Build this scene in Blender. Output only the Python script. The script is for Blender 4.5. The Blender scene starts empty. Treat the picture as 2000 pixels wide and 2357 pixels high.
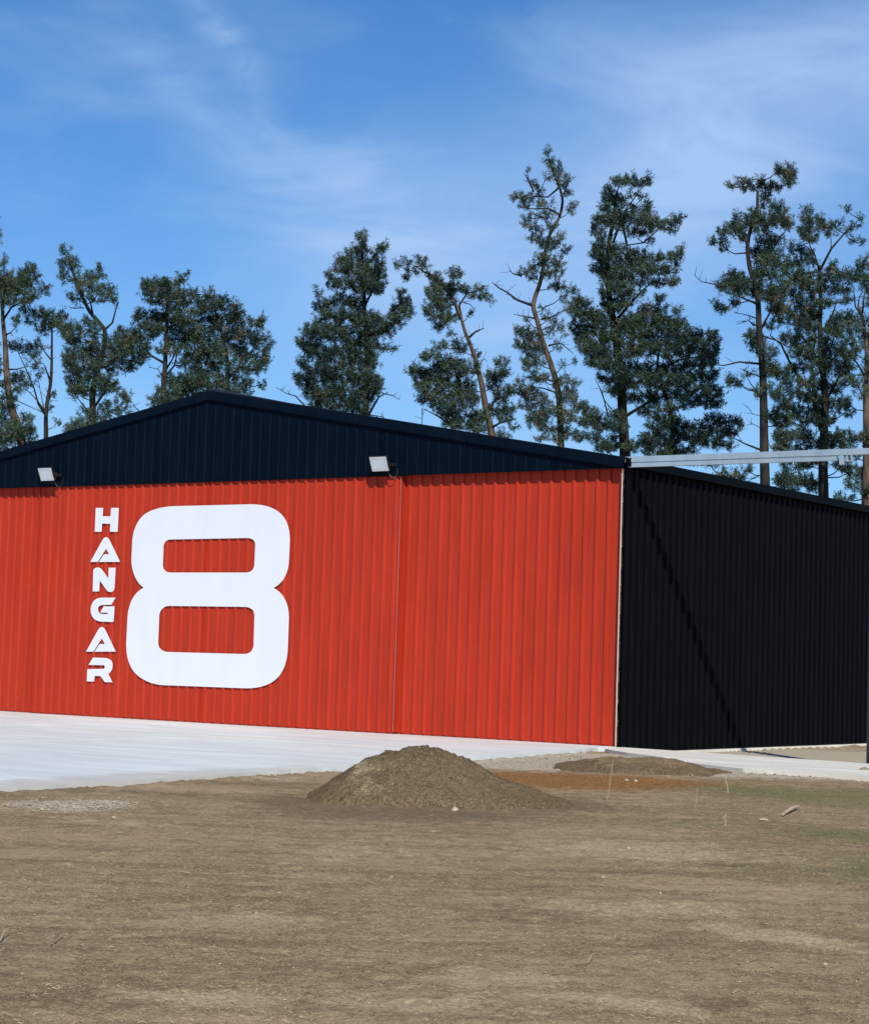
import bpy, bmesh, math, random
import numpy as np
from mathutils import Vector, Matrix
random.seed(7); rng = np.random.default_rng(7)
S = bpy.context.scene
COL = S.collection

# ------------------------------------------------------------------ camera
F, CX, CY = 4686.0, 1000.0, 1178.5          # focal length and centre in units of a 2000 px wide frame
PIT, ROL, H = math.radians(4.17), 0.0318, 1.5
fwd = Vector((0, math.cos(PIT), math.sin(PIT)))
r0 = Vector((1, 0, 0)); u0 = r0.cross(fwd)
RT = (math.cos(ROL) * r0 + math.sin(ROL) * u0).normalized()
UP = RT.cross(fwd).normalized()
CAM = Vector((0, 0, H))
cd = bpy.data.cameras.new('camera'); cam = bpy.data.objects.new('camera', cd); COL.objects.link(cam)
M3 = Matrix((RT, UP, -fwd)).transposed()
cam.matrix_world = Matrix.Translation(CAM) @ M3.to_4x4()
cd.sensor_fit = 'HORIZONTAL'; cd.sensor_width = 36; cd.lens = F / 2000 * 36
cd.clip_start = 0.1; cd.clip_end = 5000
S.camera = cam

# ------------------------------------------------------------------ sun and sky
SUN_AZ, SUN_EL = math.radians(171.1), math.radians(37.8)    # azimuth from +Y towards +X
sd = Vector((math.sin(SUN_AZ) * math.cos(SUN_EL), math.cos(SUN_AZ) * math.cos(SUN_EL), math.sin(SUN_EL)))
sl = bpy.data.lights.new('sun', 'SUN'); sl.energy = 4.8; sl.angle = math.radians(0.53); sl.color = (1.0, 0.95, 0.88)
so = bpy.data.objects.new('sun', sl); COL.objects.link(so)
so.rotation_euler = sd.to_track_quat('Z', 'Y').to_euler(); so.location = (10, -20, 30)

class N:
    """small helper for node graphs"""
    def __init__(s, tree): s.t = tree; s.n = tree.nodes; s.l = tree.links
    def new(s, ty, **kw):
        n = s.n.new(ty)
        for k, v in kw.items(): setattr(n, k, v)
        return n
    def put(s, sock, v):
        if isinstance(v, bpy.types.NodeSocket): s.l.new(v, sock)
        else:
            if hasattr(sock, 'default_value'):
                try: sock.default_value = v
                except Exception:
                    sock.default_value = (v[0], v[1], v[2], 1) if hasattr(v, '__len__') else (v, v, v)
    def m(s, op, a, b=0.0, c=None, clamp=False):
        n = s.new('ShaderNodeMath', operation=op); n.use_clamp = clamp
        s.put(n.inputs[0], a); s.put(n.inputs[1], b)
        if c is not None: s.put(n.inputs[2], c)
        return n.outputs[0]
    def mix(s, f, a, b, bt='MIX'):
        n = s.new('ShaderNodeMix', data_type='RGBA', blend_type=bt)
        s.put(n.inputs[0], f)
        for i, v in ((6, a), (7, b)):
            if isinstance(v, bpy.types.NodeSocket): s.l.new(v, n.inputs[i])
            else: n.inputs[i].default_value = (v[0], v[1], v[2], 1)
        return n.outputs[2]
    def noise(s, vec, scale, det=4, rough=0.55, dist=0.0):
        n = s.new('ShaderNodeTexNoise'); n.inputs['Scale'].default_value = scale
        n.inputs['Detail'].default_value = det; n.inputs['Roughness'].default_value = rough
        n.inputs['Distortion'].default_value = dist
        if vec is not None: s.l.new(vec, n.inputs['Vector'])
        return n.outputs['Fac']
    def ramp(s, f, lo, hi):
        n = s.new('ShaderNodeMapRange'); n.clamp = True; n.interpolation_type = 'SMOOTHSTEP'
        s.put(n.inputs[0], f); n.inputs[1].default_value = lo; n.inputs[2].default_value = hi
        return n.outputs[0]
    def mapping(s, vec, scale=(1, 1, 1), rot=(0, 0, 0), loc=(0, 0, 0)):
        n = s.new('ShaderNodeMapping'); n.inputs['Scale'].default_value = scale
        n.inputs['Rotation'].default_value = rot; n.inputs['Location'].default_value = loc
        s.l.new(vec, n.inputs['Vector']); return n.outputs[0]

W = bpy.data.worlds.new('World'); S.world = W; W.use_nodes = True
g = N(W.node_tree); g.n.clear()
sky = g.new('ShaderNodeTexSky', sky_type='NISHITA'); sky.sun_disc = False
sky.sun_elevation = SUN_EL; sky.sun_rotation = SUN_AZ
sky.air_density = 1.0; sky.dust_density = 0.1; sky.ozone_density = 2.0; sky.altitude = 200
tc = g.new('ShaderNodeTexCoord')
sp = g.new('ShaderNodeSeparateXYZ'); g.l.new(tc.outputs['Generated'], sp.inputs[0])
az = g.m('ARCTAN2', sp.outputs[0], sp.outputs[1])
el = g.m('ARCSINE', sp.outputs[2])
cv = g.new('ShaderNodeCombineXYZ'); g.l.new(az, cv.inputs[0]); g.l.new(el, cv.inputs[1])
# broad cirrus veil: runs from upper right down to the middle of the view, torn by stretched noise
vec = cv.outputs[0]
n1 = g.noise(g.mapping(vec, (2.2, 6.5, 1), (0, 0, 0.5), (3.1, 0.4, 0)), 3.0, 6, 0.55, 0.5)
n2 = g.noise(g.mapping(vec, (5, 17, 1), (0, 0, 0.80), (1.3, 0.2, 0)), 1.7, 7, 0.6, 0.6)
n3 = g.noise(g.mapping(vec, (2.0, 2.6, 1), (0, 0, 0), (0.7, 2.4, 0)), 3.0, 3, 0.5, 0.2)
def gauss(x, w):
    q = g.m('DIVIDE', x, w); return g.m('POWER', 2.718, g.m('MULTIPLY', g.m('MULTIPLY', q, q), -1.0))
# band axis  el = 0.212 + 0.32*az
ax = g.m('SUBTRACT', el, g.m('ADD', g.m('MULTIPLY', az, 0.34), 0.208))
band = gauss(ax, 0.058)
bandside = g.ramp(az, -0.16, 0.10)
veil = g.m('MULTIPLY', g.m('MULTIPLY', band, bandside), g.m('ADD', g.m('MULTIPLY', g.ramp(n1, 0.3, 0.7), 0.55), 0.5))
# thin diagonal wisps on the left (falling to the right)
def wisp(a0, e0, slope, wid, lo, hi, amp):
    d = g.m('SUBTRACT', el, g.m('ADD', g.m('MULTIPLY', g.m('SUBTRACT', az, a0), slope), e0))
    d = g.m('ADD', d, g.m('MULTIPLY', g.m('SUBTRACT', n3, 0.5), 0.05))
    m_ = g.m('MULTIPLY', gauss(d, wid), gauss(g.m('SUBTRACT', az, (lo + hi) / 2), (hi - lo) / 2))
    return g.m('MULTIPLY', m_, g.m('MULTIPLY', g.ramp(n2, 0.2, 0.75), amp))
w1 = wisp(-0.118, 0.302, -1.15, 0.013, -0.145, -0.085, 0.62)
w2 = wisp(-0.145, 0.280, -0.80, 0.013, -0.20, -0.08, 0.28)
w3 = wisp(-0.05, 0.228, -0.50, 0.042, -0.15, 0.06, 0.62)
low = g.m('MULTIPLY', g.ramp(g.m('MULTIPLY', el, -1.0), -0.26, -0.10), 0.32)
gen = g.m('MULTIPLY', g.m('MULTIPLY', g.ramp(n1, 0.42, 0.85), 0.32), g.ramp(g.m('MULTIPLY', el, -1.0), -0.75, -0.40))
cl = g.m('ADD', g.m('ADD', g.m('ADD', g.m('MULTIPLY', veil, 0.95), w1), g.m('ADD', w2, w3)), g.m('ADD', low, gen), clamp=True)
tint = g.mix(1.0, sky.outputs[0], (0.42, 0.80, 1.20), 'MULTIPLY')
cloudc = (4.7, 6.75, 10.0)
skyc = g.mix(g.m('MULTIPLY', cl, 0.8), tint, cloudc)
bg = g.new('ShaderNodeBackground'); g.l.new(skyc, bg.inputs[0]); bg.inputs[1].default_value = 0.094
wo = g.new('ShaderNodeOutputWorld'); g.l.new(bg.outputs[0], wo.inputs[0])

S.view_settings.view_transform = 'Standard'; S.view_settings.look = 'None'
S.view_settings.gamma = 1; S.view_settings.exposure = 0.0; S.view_settings.use_curve_mapping = False
S.render.engine = 'CYCLES'; S.cycles.max_bounces = 6; S.cycles.transparent_max_bounces = 8

# ------------------------------------------------------------------ places
def ray(x, y): return fwd + RT * ((x - CX) / F) - UP * ((y - CY) / F)
def gp(x, y, z=0.0):
    d = ray(x, y); return CAM + d * ((z - H) / d.z)
def atY(x, y, Y):
    d = ray(x, y); return CAM + d * (Y / d.y)
CN = Vector((3.542, 38.065, 0))                      # right front corner of the hangar
U = Vector((0.818, -0.576, 0)).normalized()           # along the front, to the right
NN = Vector((-U.y, U.x, 0))                           # into the building
def P(u, n, z): return CN + U * u + NN * n + Vector((0, 0, z))
def onwall(x, y, n=0.0):
    d = ray(x, y); p0 = CN + NN * n
    p = CAM + d * ((p0 - CAM).dot(NN) / d.dot(NN))
    return (p - CN).dot(U), p.z
# building frame: local x = U, local y = NN
BF = Matrix(((U.x, NN.x, 0, CN.x), (U.y, NN.y, 0, CN.y), (0, 0, 1, 0), (0, 0, 0, 1)))

# ------------------------------------------------------------------ materials
def mat(name, col=(0.5, 0.5, 0.5), rough=0.5, metal=0.0, spec=0.5):
    m = bpy.data.materials.new(name); m.use_nodes = True
    b = m.node_tree.nodes['Principled BSDF']
    b.inputs['Base Color'].default_value = (*col, 1); b.inputs['Roughness'].default_value = rough
    b.inputs['Metallic'].default_value = metal; b.inputs['Specular IOR Level'].default_value = spec
    return m, N(m.node_tree), b
def painted(name, col, rough, vary=0.10, spec=0.5, bump=0.25):
    m, k, b = mat(name, col, rough, 0, spec)
    t = k.new('ShaderNodeTexCoord').outputs['Object']
    a = k.noise(k.mapping(t, (3, 3, 0.5)), 1.0, 4, 0.6)
    c = k.noise(t, 22.0, 3, 0.6)
    v = k.m('ADD', k.m('MULTIPLY', a, 0.7), k.m('MULTIPLY', c, 0.3))
    f = k.ramp(v, 0.3, 0.7)
    k.l.new(k.mix(f, tuple(x * (1 - vary) for x in col), tuple(x * (1 + vary) for x in col)), b.inputs['Base Color'])
    k.l.new(k.m('ADD', k.m('MULTIPLY', a, 0.2), rough - 0.1), b.inputs['Roughness'])
    bm_ = k.new('ShaderNodeBump'); bm_.inputs['Strength'].default_value = bump; bm_.inputs['Distance'].default_value = 0.01
    k.l.new(k.noise(k.mapping(t, (4, 4, 0.8)), 1.2, 3, 0.5), bm_.inputs['Height'])
    k.l.new(bm_.outputs[0], b.inputs['Normal'])
    return m
RED = painted('red_cladding', (0.375, 0.028, 0.010), 0.50, 0.12, 0.22)
SIDEB = painted('side_cladding', (0.0016, 0.0018, 0.0024), 0.50, 0.25, 0.05)  # same black paint as the gable, without its painted-in sky blue
BLACK = painted('black_cladding_sky_tint', (0.0008, 0.0038, 0.0100), 0.50, 0.25, 0.06)  # black paint with the gable's blue sky reflection put into the colour
BLACKTRIM = painted('black_trim_sky_tint', (0.0010, 0.0042, 0.0100), 0.45, 0.25, 0.08)  # trim carries the same reflected sky blue in its base colour
GALV = painted('galvanised_steel', (0.42, 0.49, 0.53), 0.45, 0.13)
GALV.node_tree.nodes['Principled BSDF'].inputs['Metallic'].default_value = 0.55
TRIMC = painted('door_edge_strip', (0.55, 0.40, 0.32), 0.5, 0.1)
WHITE = painted('white_sign_board', (0.65, 0.665, 0.70), 0.5, 0.02, 0.3, 0.05)
LAMPW = painted('lamp_white', (0.50, 0.51, 0.50), 0.3, 0.08)
LENS, _, lb = mat('lamp_glass', (0.52, 0.56, 0.60), 0.15)
LAMPB = painted('lamp_black', (0.015, 0.015, 0.017), 0.45, 0.2)
POSTM = painted('dark_post', (0.010, 0.012, 0.018), 0.5, 0.15)

def concrete(name, c1, c2, dirt, dirtamt=0.4, rough=0.55):
    m, k, b = mat(name, c1, rough)
    t = k.new('ShaderNodeTexCoord').outputs['Object']
    br = k.noise(k.mapping(t, (0.35, 1.6, 1)), 1.0, 5, 0.6, 0.3)     # broom/trowel bands across the pour
    fi = k.noise(t, 9.0, 6, 0.7)
    f = k.ramp(k.m('ADD', k.m('MULTIPLY', br, 0.7), k.m('MULTIPLY', fi, 0.3)), 0.38, 0.64)
    c = k.mix(f, c1, c2)
    sx_ = k.new('ShaderNodeSeparateXYZ'); k.l.new(t, sx_.inputs[0])
    dist = k.m('SUBTRACT', k.m('SUBTRACT', 0.35, k.m('MULTIPLY', sx_.outputs[1], 0.132)), sx_.outputs[0])     # metres in from the open edge of the apron
    e1 = k.m('MULTIPLY', k.ramp(k.m('MULTIPLY', dist, -1.0), -1.5, -0.15), k.m('ADD', k.m('MULTIPLY', k.ramp(k.m('MULTIPLY', sx_.outputs[1], -1.0), 8.0, 15.0), 0.75), 0.15))
    dn = k.noise(k.mapping(t, (1.0, 2.2, 1)), 1.3, 6, 0.65)
    df = k.ramp(k.m('ADD', e1, k.m('MULTIPLY', k.m('SUBTRACT', dn, 0.5), 1.3)), 0.30, 0.80)
    sp_ = k.ramp(k.noise(t, 0.8, 6, 0.7), 0.60, 0.75)
    c = k.mix(k.m('MULTIPLY', df, 0.6), c, dirt)
    c = k.mix(k.m('MULTIPLY', sp_, dirtamt), c, dirt)
    k.l.new(c, b.inputs['Base Color'])
    bm_ = k.new('ShaderNodeBump'); bm_.inputs['Strength'].default_value = 0.3; bm_.inputs['Distance'].default_value = 0.01
    k.l.new(k.noise(t, 30, 4, 0.6), bm_.inputs['Height']); k.l.new(bm_.outputs[0], b.inputs['Normal'])
    return m
CONC = concrete('pale_concrete', (0.62, 0.67, 0.63), (0.77, 0.805, 0.75), (0.50, 0.45, 0.36), 0.25)
CONC2 = concrete('dusty_concrete', (0.60, 0.57, 0.48), (0.76, 0.73, 0.62), (0.46, 0.38, 0.26), 0.5, 0.9)
CONC2.node_tree.nodes['Principled BSDF'].inputs['Specular IOR Level'].default_value = 0.08

def soil(name, zones=False, base=((0.175, 0.122, 0.069), (0.43, 0.313, 0.183)), straw=(0.58, 0.445, 0.28), strawamt=0.75, scale=1.0):
    m, k, b = mat(name, base[0], 0.95, 0, 0.05)
    t = k.new('ShaderNodeTexCoord').outputs['Object']
    big = k.noise(k.mapping(t, (0.7, 1.3, 1)), 0.6 * scale, 5, 0.6, 0.4)
    lane = k.noise(k.mapping(t, (0.30, 2.6, 1), (0, 0, 0.10)), 1.5 * scale, 8, 0.70, 0.35)     # drag marks of machines across the yard
    mid = k.noise(t, 6.5 * scale, 6, 0.72, 0.3)
    fin = k.noise(t, 30 * scale, 5, 0.75)
    gr = k.noise(t, 110, 3, 0.65)
    f = k.ramp(k.m('ADD', k.m('ADD', k.m('MULTIPLY', big, 0.14), k.m('MULTIPLY', lane, 0.18)), k.m('ADD', k.m('MULTIPLY', mid, 0.20), k.m('ADD', k.m('MULTIPLY', fin, 0.26), k.m('MULTIPLY', k.noise(t, 62, 4, 0.7), 0.22)))), 0.435, 0.565)
    c = k.mix(f, *base)
    if strawamt:
        st = k.noise(k.mapping(t, (0.40, 2.4, 1), (0, 0, -0.06), (3, 7, 0)), 1.7, 9, 0.74, 0.5)
        s2 = k.noise(t, 19, 5, 0.75, 0.4)
        sf = k.ramp(k.m('ADD', k.m('MULTIPLY', st, 0.60), k.m('MULTIPLY', s2, 0.40)), 0.55, 0.64)
        c = k.mix(k.m('MULTIPLY', sf, strawamt), c, straw)
    # dark crumbs and pale grit
    c = k.mix(k.m('MULTIPLY', k.ramp(k.noise(t, 60, 5, 0.8), 0.56, 0.66), 0.55), c, (0.095, 0.064, 0.034))
    c = k.mix(k.m('MULTIPLY', k.ramp(gr, 0.54, 0.64), 0.75), c, (0.56, 0.44, 0.27))
    if zones:
        def zone(nm, c_lo, c_hi, gain, nscale):
            nonlocal c
            a = k.new('ShaderNodeAttribute'); a.attribute_name = nm
            n_ = k.noise(t, nscale, 6, 0.75)
            fz = k.ramp(k.m('ADD', a.outputs['Fac'], k.m('MULTIPLY', k.m('SUBTRACT', n_, 0.5), 1.5)), 0.40, 0.72)
            zc = k.mix(k.ramp(k.noise(t, 34, 5, 0.75), 0.38, 0.62), c_lo, c_hi)
            c = k.mix(k.m('MULTIPLY', fz, gain), c, zc)
        zone('green', (0.105, 0.105, 0.032), (0.27, 0.235, 0.10), 0.68, 4.5)
        zone('dry', (0.33, 0.25, 0.135), (0.66, 0.52, 0.33), 0.72, 6.0)
        zone('rust', (0.10, 0.065, 0.028), (0.46, 0.205, 0.066), 0.95, 5.0)
        zone('gravel', (0.26, 0.20, 0.125), (0.72, 0.64, 0.48), 0.9, 7.0)
        zone('foot', (0.095, 0.068, 0.038), (0.24, 0.175, 0.10), 0.95, 5.0)
        zone('dark', (0.10, 0.073, 0.042), (0.25, 0.185, 0.11), 0.7, 4.0)
    k.l.new(c, b.inputs['Base Color'])
    bm_ = k.new('ShaderNodeBump'); bm_.inputs['Strength'].default_value = 1.0; bm_.inputs['Distance'].default_value = 0.018
    hh = k.m('ADD', k.m('MULTIPLY', fin, 0.9), k.m('ADD', k.m('MULTIPLY', gr, 0.55), mid))
    k.l.new(hh, bm_.inputs['Height']); k.l.new(bm_.outputs[0], b.inputs['Normal'])
    return m
SOIL = soil('bare_soil', True)
MOUNDM = soil('heaped_soil', True, ((0.072, 0.050, 0.027), (0.175, 0.124, 0.068)), (0.36, 0.28, 0.16), 0.3, 1.6)

def bark(name, a, b):
    m, kb, bb = mat(name, a, 0.9, 0, 0.2)
    tb = kb.new('ShaderNodeTexCoord').outputs['Object']
    fb = kb.ramp(kb.noise(kb.mapping(tb, (6, 6, 1.2)), 1.4, 6, 0.7), 0.35, 0.65)
    kb.l.new(kb.mix(fb, a, b), bb.inputs['Base Color']); return m
BARK = bark('dark_pine_bark', (0.012, 0.011, 0.010), (0.042, 0.034, 0.028))
BARKB = bark('brown_pine_bark', (0.032, 0.023, 0.017), (0.13, 0.092, 0.062))
NEED, kn, bn = mat('pine_needles', (0.05, 0.07, 0.03), 0.55, 0, 0.35)
an = kn.new('ShaderNodeAttribute'); an.attribute_name = 'tone'
c_ = kn.mix(kn.ramp(an.outputs['Fac'], 0.0, 0.62), (0.013, 0.030, 0.025), (0.058, 0.092, 0.050))
c_ = kn.mix(kn.ramp(an.outputs['Fac'], 0.86, 0.97), c_, (0.17, 0.13, 0.075))
kn.l.new(c_, bn.inputs['Base Color'])
STONE = painted('pale_stone', (0.40, 0.35, 0.26), 0.9, 0.25, 0.1)
RUBBLE = painted('rubble_stone', (0.36, 0.31, 0.225), 0.95, 0.4, 0.05)
STRAW = painted('dry_straw', (0.40, 0.32, 0.20), 0.9, 0.3, 0.1)
WOOD = painted('weathered_stick', (0.42, 0.34, 0.22), 0.85, 0.2)
CLOD = painted('soil_clod', (0.20, 0.145, 0.085), 0.95, 0.3)
ROOFM = painted('roof_sheet', (0.012, 0.014, 0.018), 0.5, 0.2)

# ------------------------------------------------------------------ object helpers
def tag(o, label=None, cat=None, group=None, kind=None):
    if label: o['label'] = label
    if cat: o['category'] = cat
    if group: o['group'] = group
    if kind: o['kind'] = kind
    return o
def empty(name, M=None, **kw):
    o = bpy.data.objects.new(name, None); COL.objects.link(o); o.empty_display_size = 0.3
    if M is not None: o.matrix_world = M
    return tag(o, **kw)
def link(name, me, m, parent=None, M=None, smooth=False):
    o = bpy.data.objects.new(name, me); COL.objects.link(o)
    if m: me.materials.append(m)
    if smooth:
        me.polygons.foreach_set('use_smooth', [True] * len(me.polygons))
    if parent is not None: o.parent = parent
    if M is not None: o.matrix_local = M
    return o
def frombm(name, bm, m, parent=None, smooth=False, M=None):
    bmesh.ops.recalc_face_normals(bm, faces=bm.faces)
    me = bpy.data.meshes.new(name); bm.to_mesh(me); bm.free()
    return link(name, me, m, parent, M, smooth)
def box(bm, x0, x1, y0, y1, z0, z1, bev=0.0):
    r = bmesh.ops.create_cube(bm, size=1.0)
    for v in r['verts']:
        v.co = Vector((x0 + (v.co.x + .5) * (x1 - x0), y0 + (v.co.y + .5) * (y1 - y0), z0 + (v.co.z + .5) * (z1 - z0)))
    if bev:
        es = list({e for v in r['verts'] for e in v.link_edges})
        bmesh.ops.bevel(bm, geom=es, offset=bev, segments=2, affect='EDGES', profile=0.5)
def prism(bm, pts, n0, n1):
    """outline pts (x,z) extruded from y=n0 to y=n1"""
    a = [bm.verts.new((p[0], n0, p[1])) for p in pts]
    b = [bm.verts.new((p[0], n1, p[1])) for p in pts]
    k = len(pts)
    bm.faces.new(a); bm.faces.new(b[::-1])
    for i in range(k): bm.faces.new((a[i], b[i], b[(i + 1) % k], a[(i + 1) % k]))
def tube(bm, pts, rad, seg=8, closed=True):
    rings = []
    for i, p in enumerate(pts):
        p = Vector(p)
        d = (Vector(pts[min(i + 1, len(pts) - 1)]) - Vector(pts[max(i - 1, 0)])).normalized()
        a = d.orthogonal().normalized() if i == 0 else (pa - d * pa.dot(d)).normalized()
        pa = a; b = d.cross(a)
        r = rad[i] if hasattr(rad, '__len__') else rad
        rings.append([bm.verts.new(p + a * math.cos(2 * math.pi * j / seg) * r + b * math.sin(2 * math.pi * j / seg) * r) for j in range(seg)])
    for q, w in zip(rings, rings[1:]):
        for j in range(seg): bm.faces.new((q[j], q[(j + 1) % seg], w[(j + 1) % seg], w[j]))
    if closed: bm.faces.new(rings[0][::-1]); bm.faces.new(rings[-1])

def ribbed(bm, a0, a1, z0, ztop, axis='u', plane=0.0, out=-1, start=None, period=0.258, back=0.02, depth=0.031, rib=0.055, flank=0.017, skip=()):
    """ribbed wall sheet with real trapezoid ribs. a runs along the wall; ribs stand out of `plane` to the side `out`."""
    prof = [(a0, 0.0)]
    s = a0 + period * 0.5 if start is None else start
    i = 0
    while s + rib / 2 + flank < a1 - 0.01:
        if s - rib / 2 - flank > a0 + 0.01 and i not in skip:
            prof += [(s - rib / 2 - flank, 0), (s - rib / 2, depth), (s + rib / 2, depth), (s + rib / 2 + flank, 0)]
        s += period; i += 1
    prof.append((a1, 0.0))
    brk = ztop[1] if isinstance(ztop, tuple) else None
    zf = ztop[0] if isinstance(ztop, tuple) else (lambda a: ztop)
    if brk is not None and all(abs(p[0] - brk) > 1e-3 for p in prof):
        for j in range(len(prof) - 1):
            if prof[j][0] < brk < prof[j + 1][0]:
                t = (brk - prof[j][0]) / (prof[j + 1][0] - prof[j][0])
                prof.insert(j + 1, (brk, prof[j][1] * (1 - t) + prof[j + 1][1] * t)); break
    def V(a, d, z):
        o = plane + out * d
        return bm.verts.new((a, o, z)) if axis == 'u' else bm.verts.new((o, a, z))
    fb = [V(a, d, z0) for a, d in prof]; ft = [V(a, d, zf(a)) for a, d in prof]
    bb_ = [V(a, -back, z0) for a, d in prof]; bt = [V(a, -back, zf(a)) for a, d in prof]
    for j in range(len(prof) - 1):
        bm.faces.new((fb[j], fb[j + 1], ft[j + 1], ft[j]))
        bm.faces.new((bb_[j + 1], bb_[j], bt[j], bt[j + 1]))
        bm.faces.new((ft[j], ft[j + 1], bt[j + 1], bt[j]))
        bm.faces.new((fb[j + 1], fb[j], bb_[j], bb_[j + 1]))
    for j in (0, -1): bm.faces.new((fb[j], ft[j], bt[j], bb_[j]))

# ------------------------------------------------------------------ noise fields for the ground mesh
def vnoise(x, y, seed):
    xi = np.floor(x).astype(np.int64); yi = np.floor(y).astype(np.int64); xf = x - xi; yf = y - yi
    def h(a, b):
        v = (a * 374761393 + b * 668265263 + seed * 1274126177) & 0xffffffff
        v = ((v ^ (v >> 13)) * 1274126177) & 0xffffffff
        return ((v ^ (v >> 16)) & 0xffff) / 65535.0
    sx = xf * xf * (3 - 2 * xf); sy = yf * yf * (3 - 2 * yf)
    return (h(xi, yi) * (1 - sx) + h(xi + 1, yi) * sx) * (1 - sy) + (h(xi, yi + 1) * (1 - sx) + h(xi + 1, yi + 1) * sx) * sy
def fbm(x, y, seed, octs=4, g_=0.5):
    s = 0; a = 1; t = 0
    for i in range(octs):
        s = s + a * vnoise(x * 2 ** i + 17.3 * i, y * 2 ** i - 9.1 * i, seed + i); t += a; a *= g_
    return s / t - 0.5
def gridmesh(name, xs, ys, Z):
    nx, ny = len(xs), len(ys)
    X, Y = np.meshgrid(xs, ys)
    co = np.stack([X, Y, Z], -1).reshape(-1, 3)
    idx = np.arange(nx * ny).reshape(ny, nx)
    q = np.stack([idx[:-1, :-1], idx[:-1, 1:], idx[1:, 1:], idx[1:, :-1]], -1).reshape(-1, 4)
    me = bpy.data.meshes.new(name)
    me.vertices.add(len(co)); me.vertices.foreach_set('co', co.ravel())
    me.loops.add(q.size); me.loops.foreach_set('vertex_index', q.ravel())
    me.polygons.add(len(q)); me.polygons.foreach_set('loop_start', np.arange(0, q.size, 4))
    me.update(); me.validate()
    return me
def un(X, Y): return (X - CN.x) * U.x + (Y - CN.y) * U.y, (X - CN.x) * NN.x + (Y - CN.y) * NN.y
def setattr_pt(me, name, arr):
    a = me.attributes.new(name, 'FLOAT', 'POINT'); a.data.foreach_set('value', np.asarray(arr, dtype=np.float32).ravel())

# slab outline (u, n)
SLAB = [(-40, 0.25), (-40, -24), (3.4, -24), (2.75, -17.9), (2.54, -15.7), (1.92, -11.7), (1.17, -6.7), (0.45, -2.8), (-0.10, -0.55), (0.0, 0.25)]
PAD = [(0.02, 0.10), (0.02, -0.35), (0.25, -0.9), (1.3, -1.9), (2.3, -2.6), (3.4, -3.9), (4.9, -4.7), (8.5, -4.9), (8.5, -0.75), (5.7, -0.75), (4.4, -0.50), (2.6, -0.20)]

def terrain_z(X, Y):
    u_, n_ = un(X, Y)
    z = -0.065 + 0.05 * fbm(X * 0.8, Y * 0.8, 3, 3) + 0.030 * fbm(X * 4.5, Y * 4.5, 11, 4, 0.6) + 0.022 * fbm(X * 22, Y * 22, 5, 2)
    # ruts running across the yard
    z = z + 0.018 * fbm(X * 0.5, (Y + 0.18 * X) * 3.2, 31, 3)
    # behind the apron, under slab and building the soil stays well below
    near = (n_ > -0.2)
    z = np.where(near & (u_ < 0.6), np.minimum(z, -0.10), z)
    z = np.where((n_ > -0.75) & (u_ > 0.0), z * 0.35 - 0.13, z)
    return z
def inpoly(u_, n_, poly):
    ins = np.zeros(u_.shape, bool); j = len(poly) - 1
    for i in range(len(poly)):
        xi, yi = poly[i]; xj, yj = poly[j]
        c = ((yi > n_) != (yj > n_)) & (u_ < (xj - xi) * (n_ - yi) / (yj - yi + 1e-12) + xi)
        ins ^= c; j = i
    return ins

ys = np.concatenate([np.linspace(-40, 6.5, 18)[:-1], 6.5 * (46 / 6.5) ** np.linspace(0, 1, 560), np.linspace(46, 90, 40)[1:], [120, 180, 300, 600, 1500, 4000]])
xs = np.concatenate([[-4000, -1500, -600, -250, -120, -60, -40, -30], np.linspace(-24, -7, 60), np.linspace(-7, 7, 400)[1:-1], np.linspace(7, 24, 80), [30, 40, 60, 120, 250, 600, 1500, 4000]])
X, Y = np.meshgrid(xs, ys)
Z = terrain_z(X, Y)
u_, n_ = un(X, Y)
dedge = np.interp(n_, [-24, -17.9, -15.7, -11.7, -6.7, -2.8, -0.55, 0.3], [3.4, 2.75, 2.54, 1.92, 1.17, 0.45, -0.10, 0]) - u_
sp1 = 1.0 - np.abs(dedge) / 0.40 + 1.6 * fbm(X * 2.3, Y * 2.3, 71, 5, 0.65)
spill = (sp1 > 9.0) & (dedge > 0) & (dedge < 0.6) & (n_ < -0.8)
Z = np.where(inpoly(u_, n_, SLAB), np.where(spill, 0.003 + 0.035 * np.clip(sp1 - 1.02, 0, 1) + 0.2 * np.clip(Z + 0.065, 0, 0.05), Z - 0.05), Z)
Z = np.where((dedge <= 0) & (dedge > -0.5) & (n_ < -0.8), Z + 0.028 * np.clip(sp1, 0, 1) ** 2, Z)
Z = np.where(inpoly(u_, n_, PAD), np.minimum(Z - 0.06, -0.07), Z)
far = np.clip((np.hypot(X, Y - 20) - 60) / 40, 0, 1); Z = Z * (1 - far) - 0.08 * far
me = gridmesh('ground', xs, ys, Z)
def ell(px, py, rx, ry, z=-0.06, rot=0.0):
    """soft ellipse: centre where that spot lies on the ground, radii in metres"""
    c = gp(px, py, z); dx = X - c.x; dy = Y - c.y
    if rot: dx, dy = dx * math.cos(rot) + dy * math.sin(rot), -dx * math.sin(rot) + dy * math.cos(rot)
    return np.clip(1.15 - np.hypot(dx / rx, dy / ry) * 0.65, 0, 1)
mx = lambda *a: np.maximum.reduce(a)
setattr_pt(me, 'rust', mx(ell(1330, 1797, 1.5, 2.3), ell(1480, 1800, 1.2, 1.3), ell(1190, 1790, 0.5, 2.0)))
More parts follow.
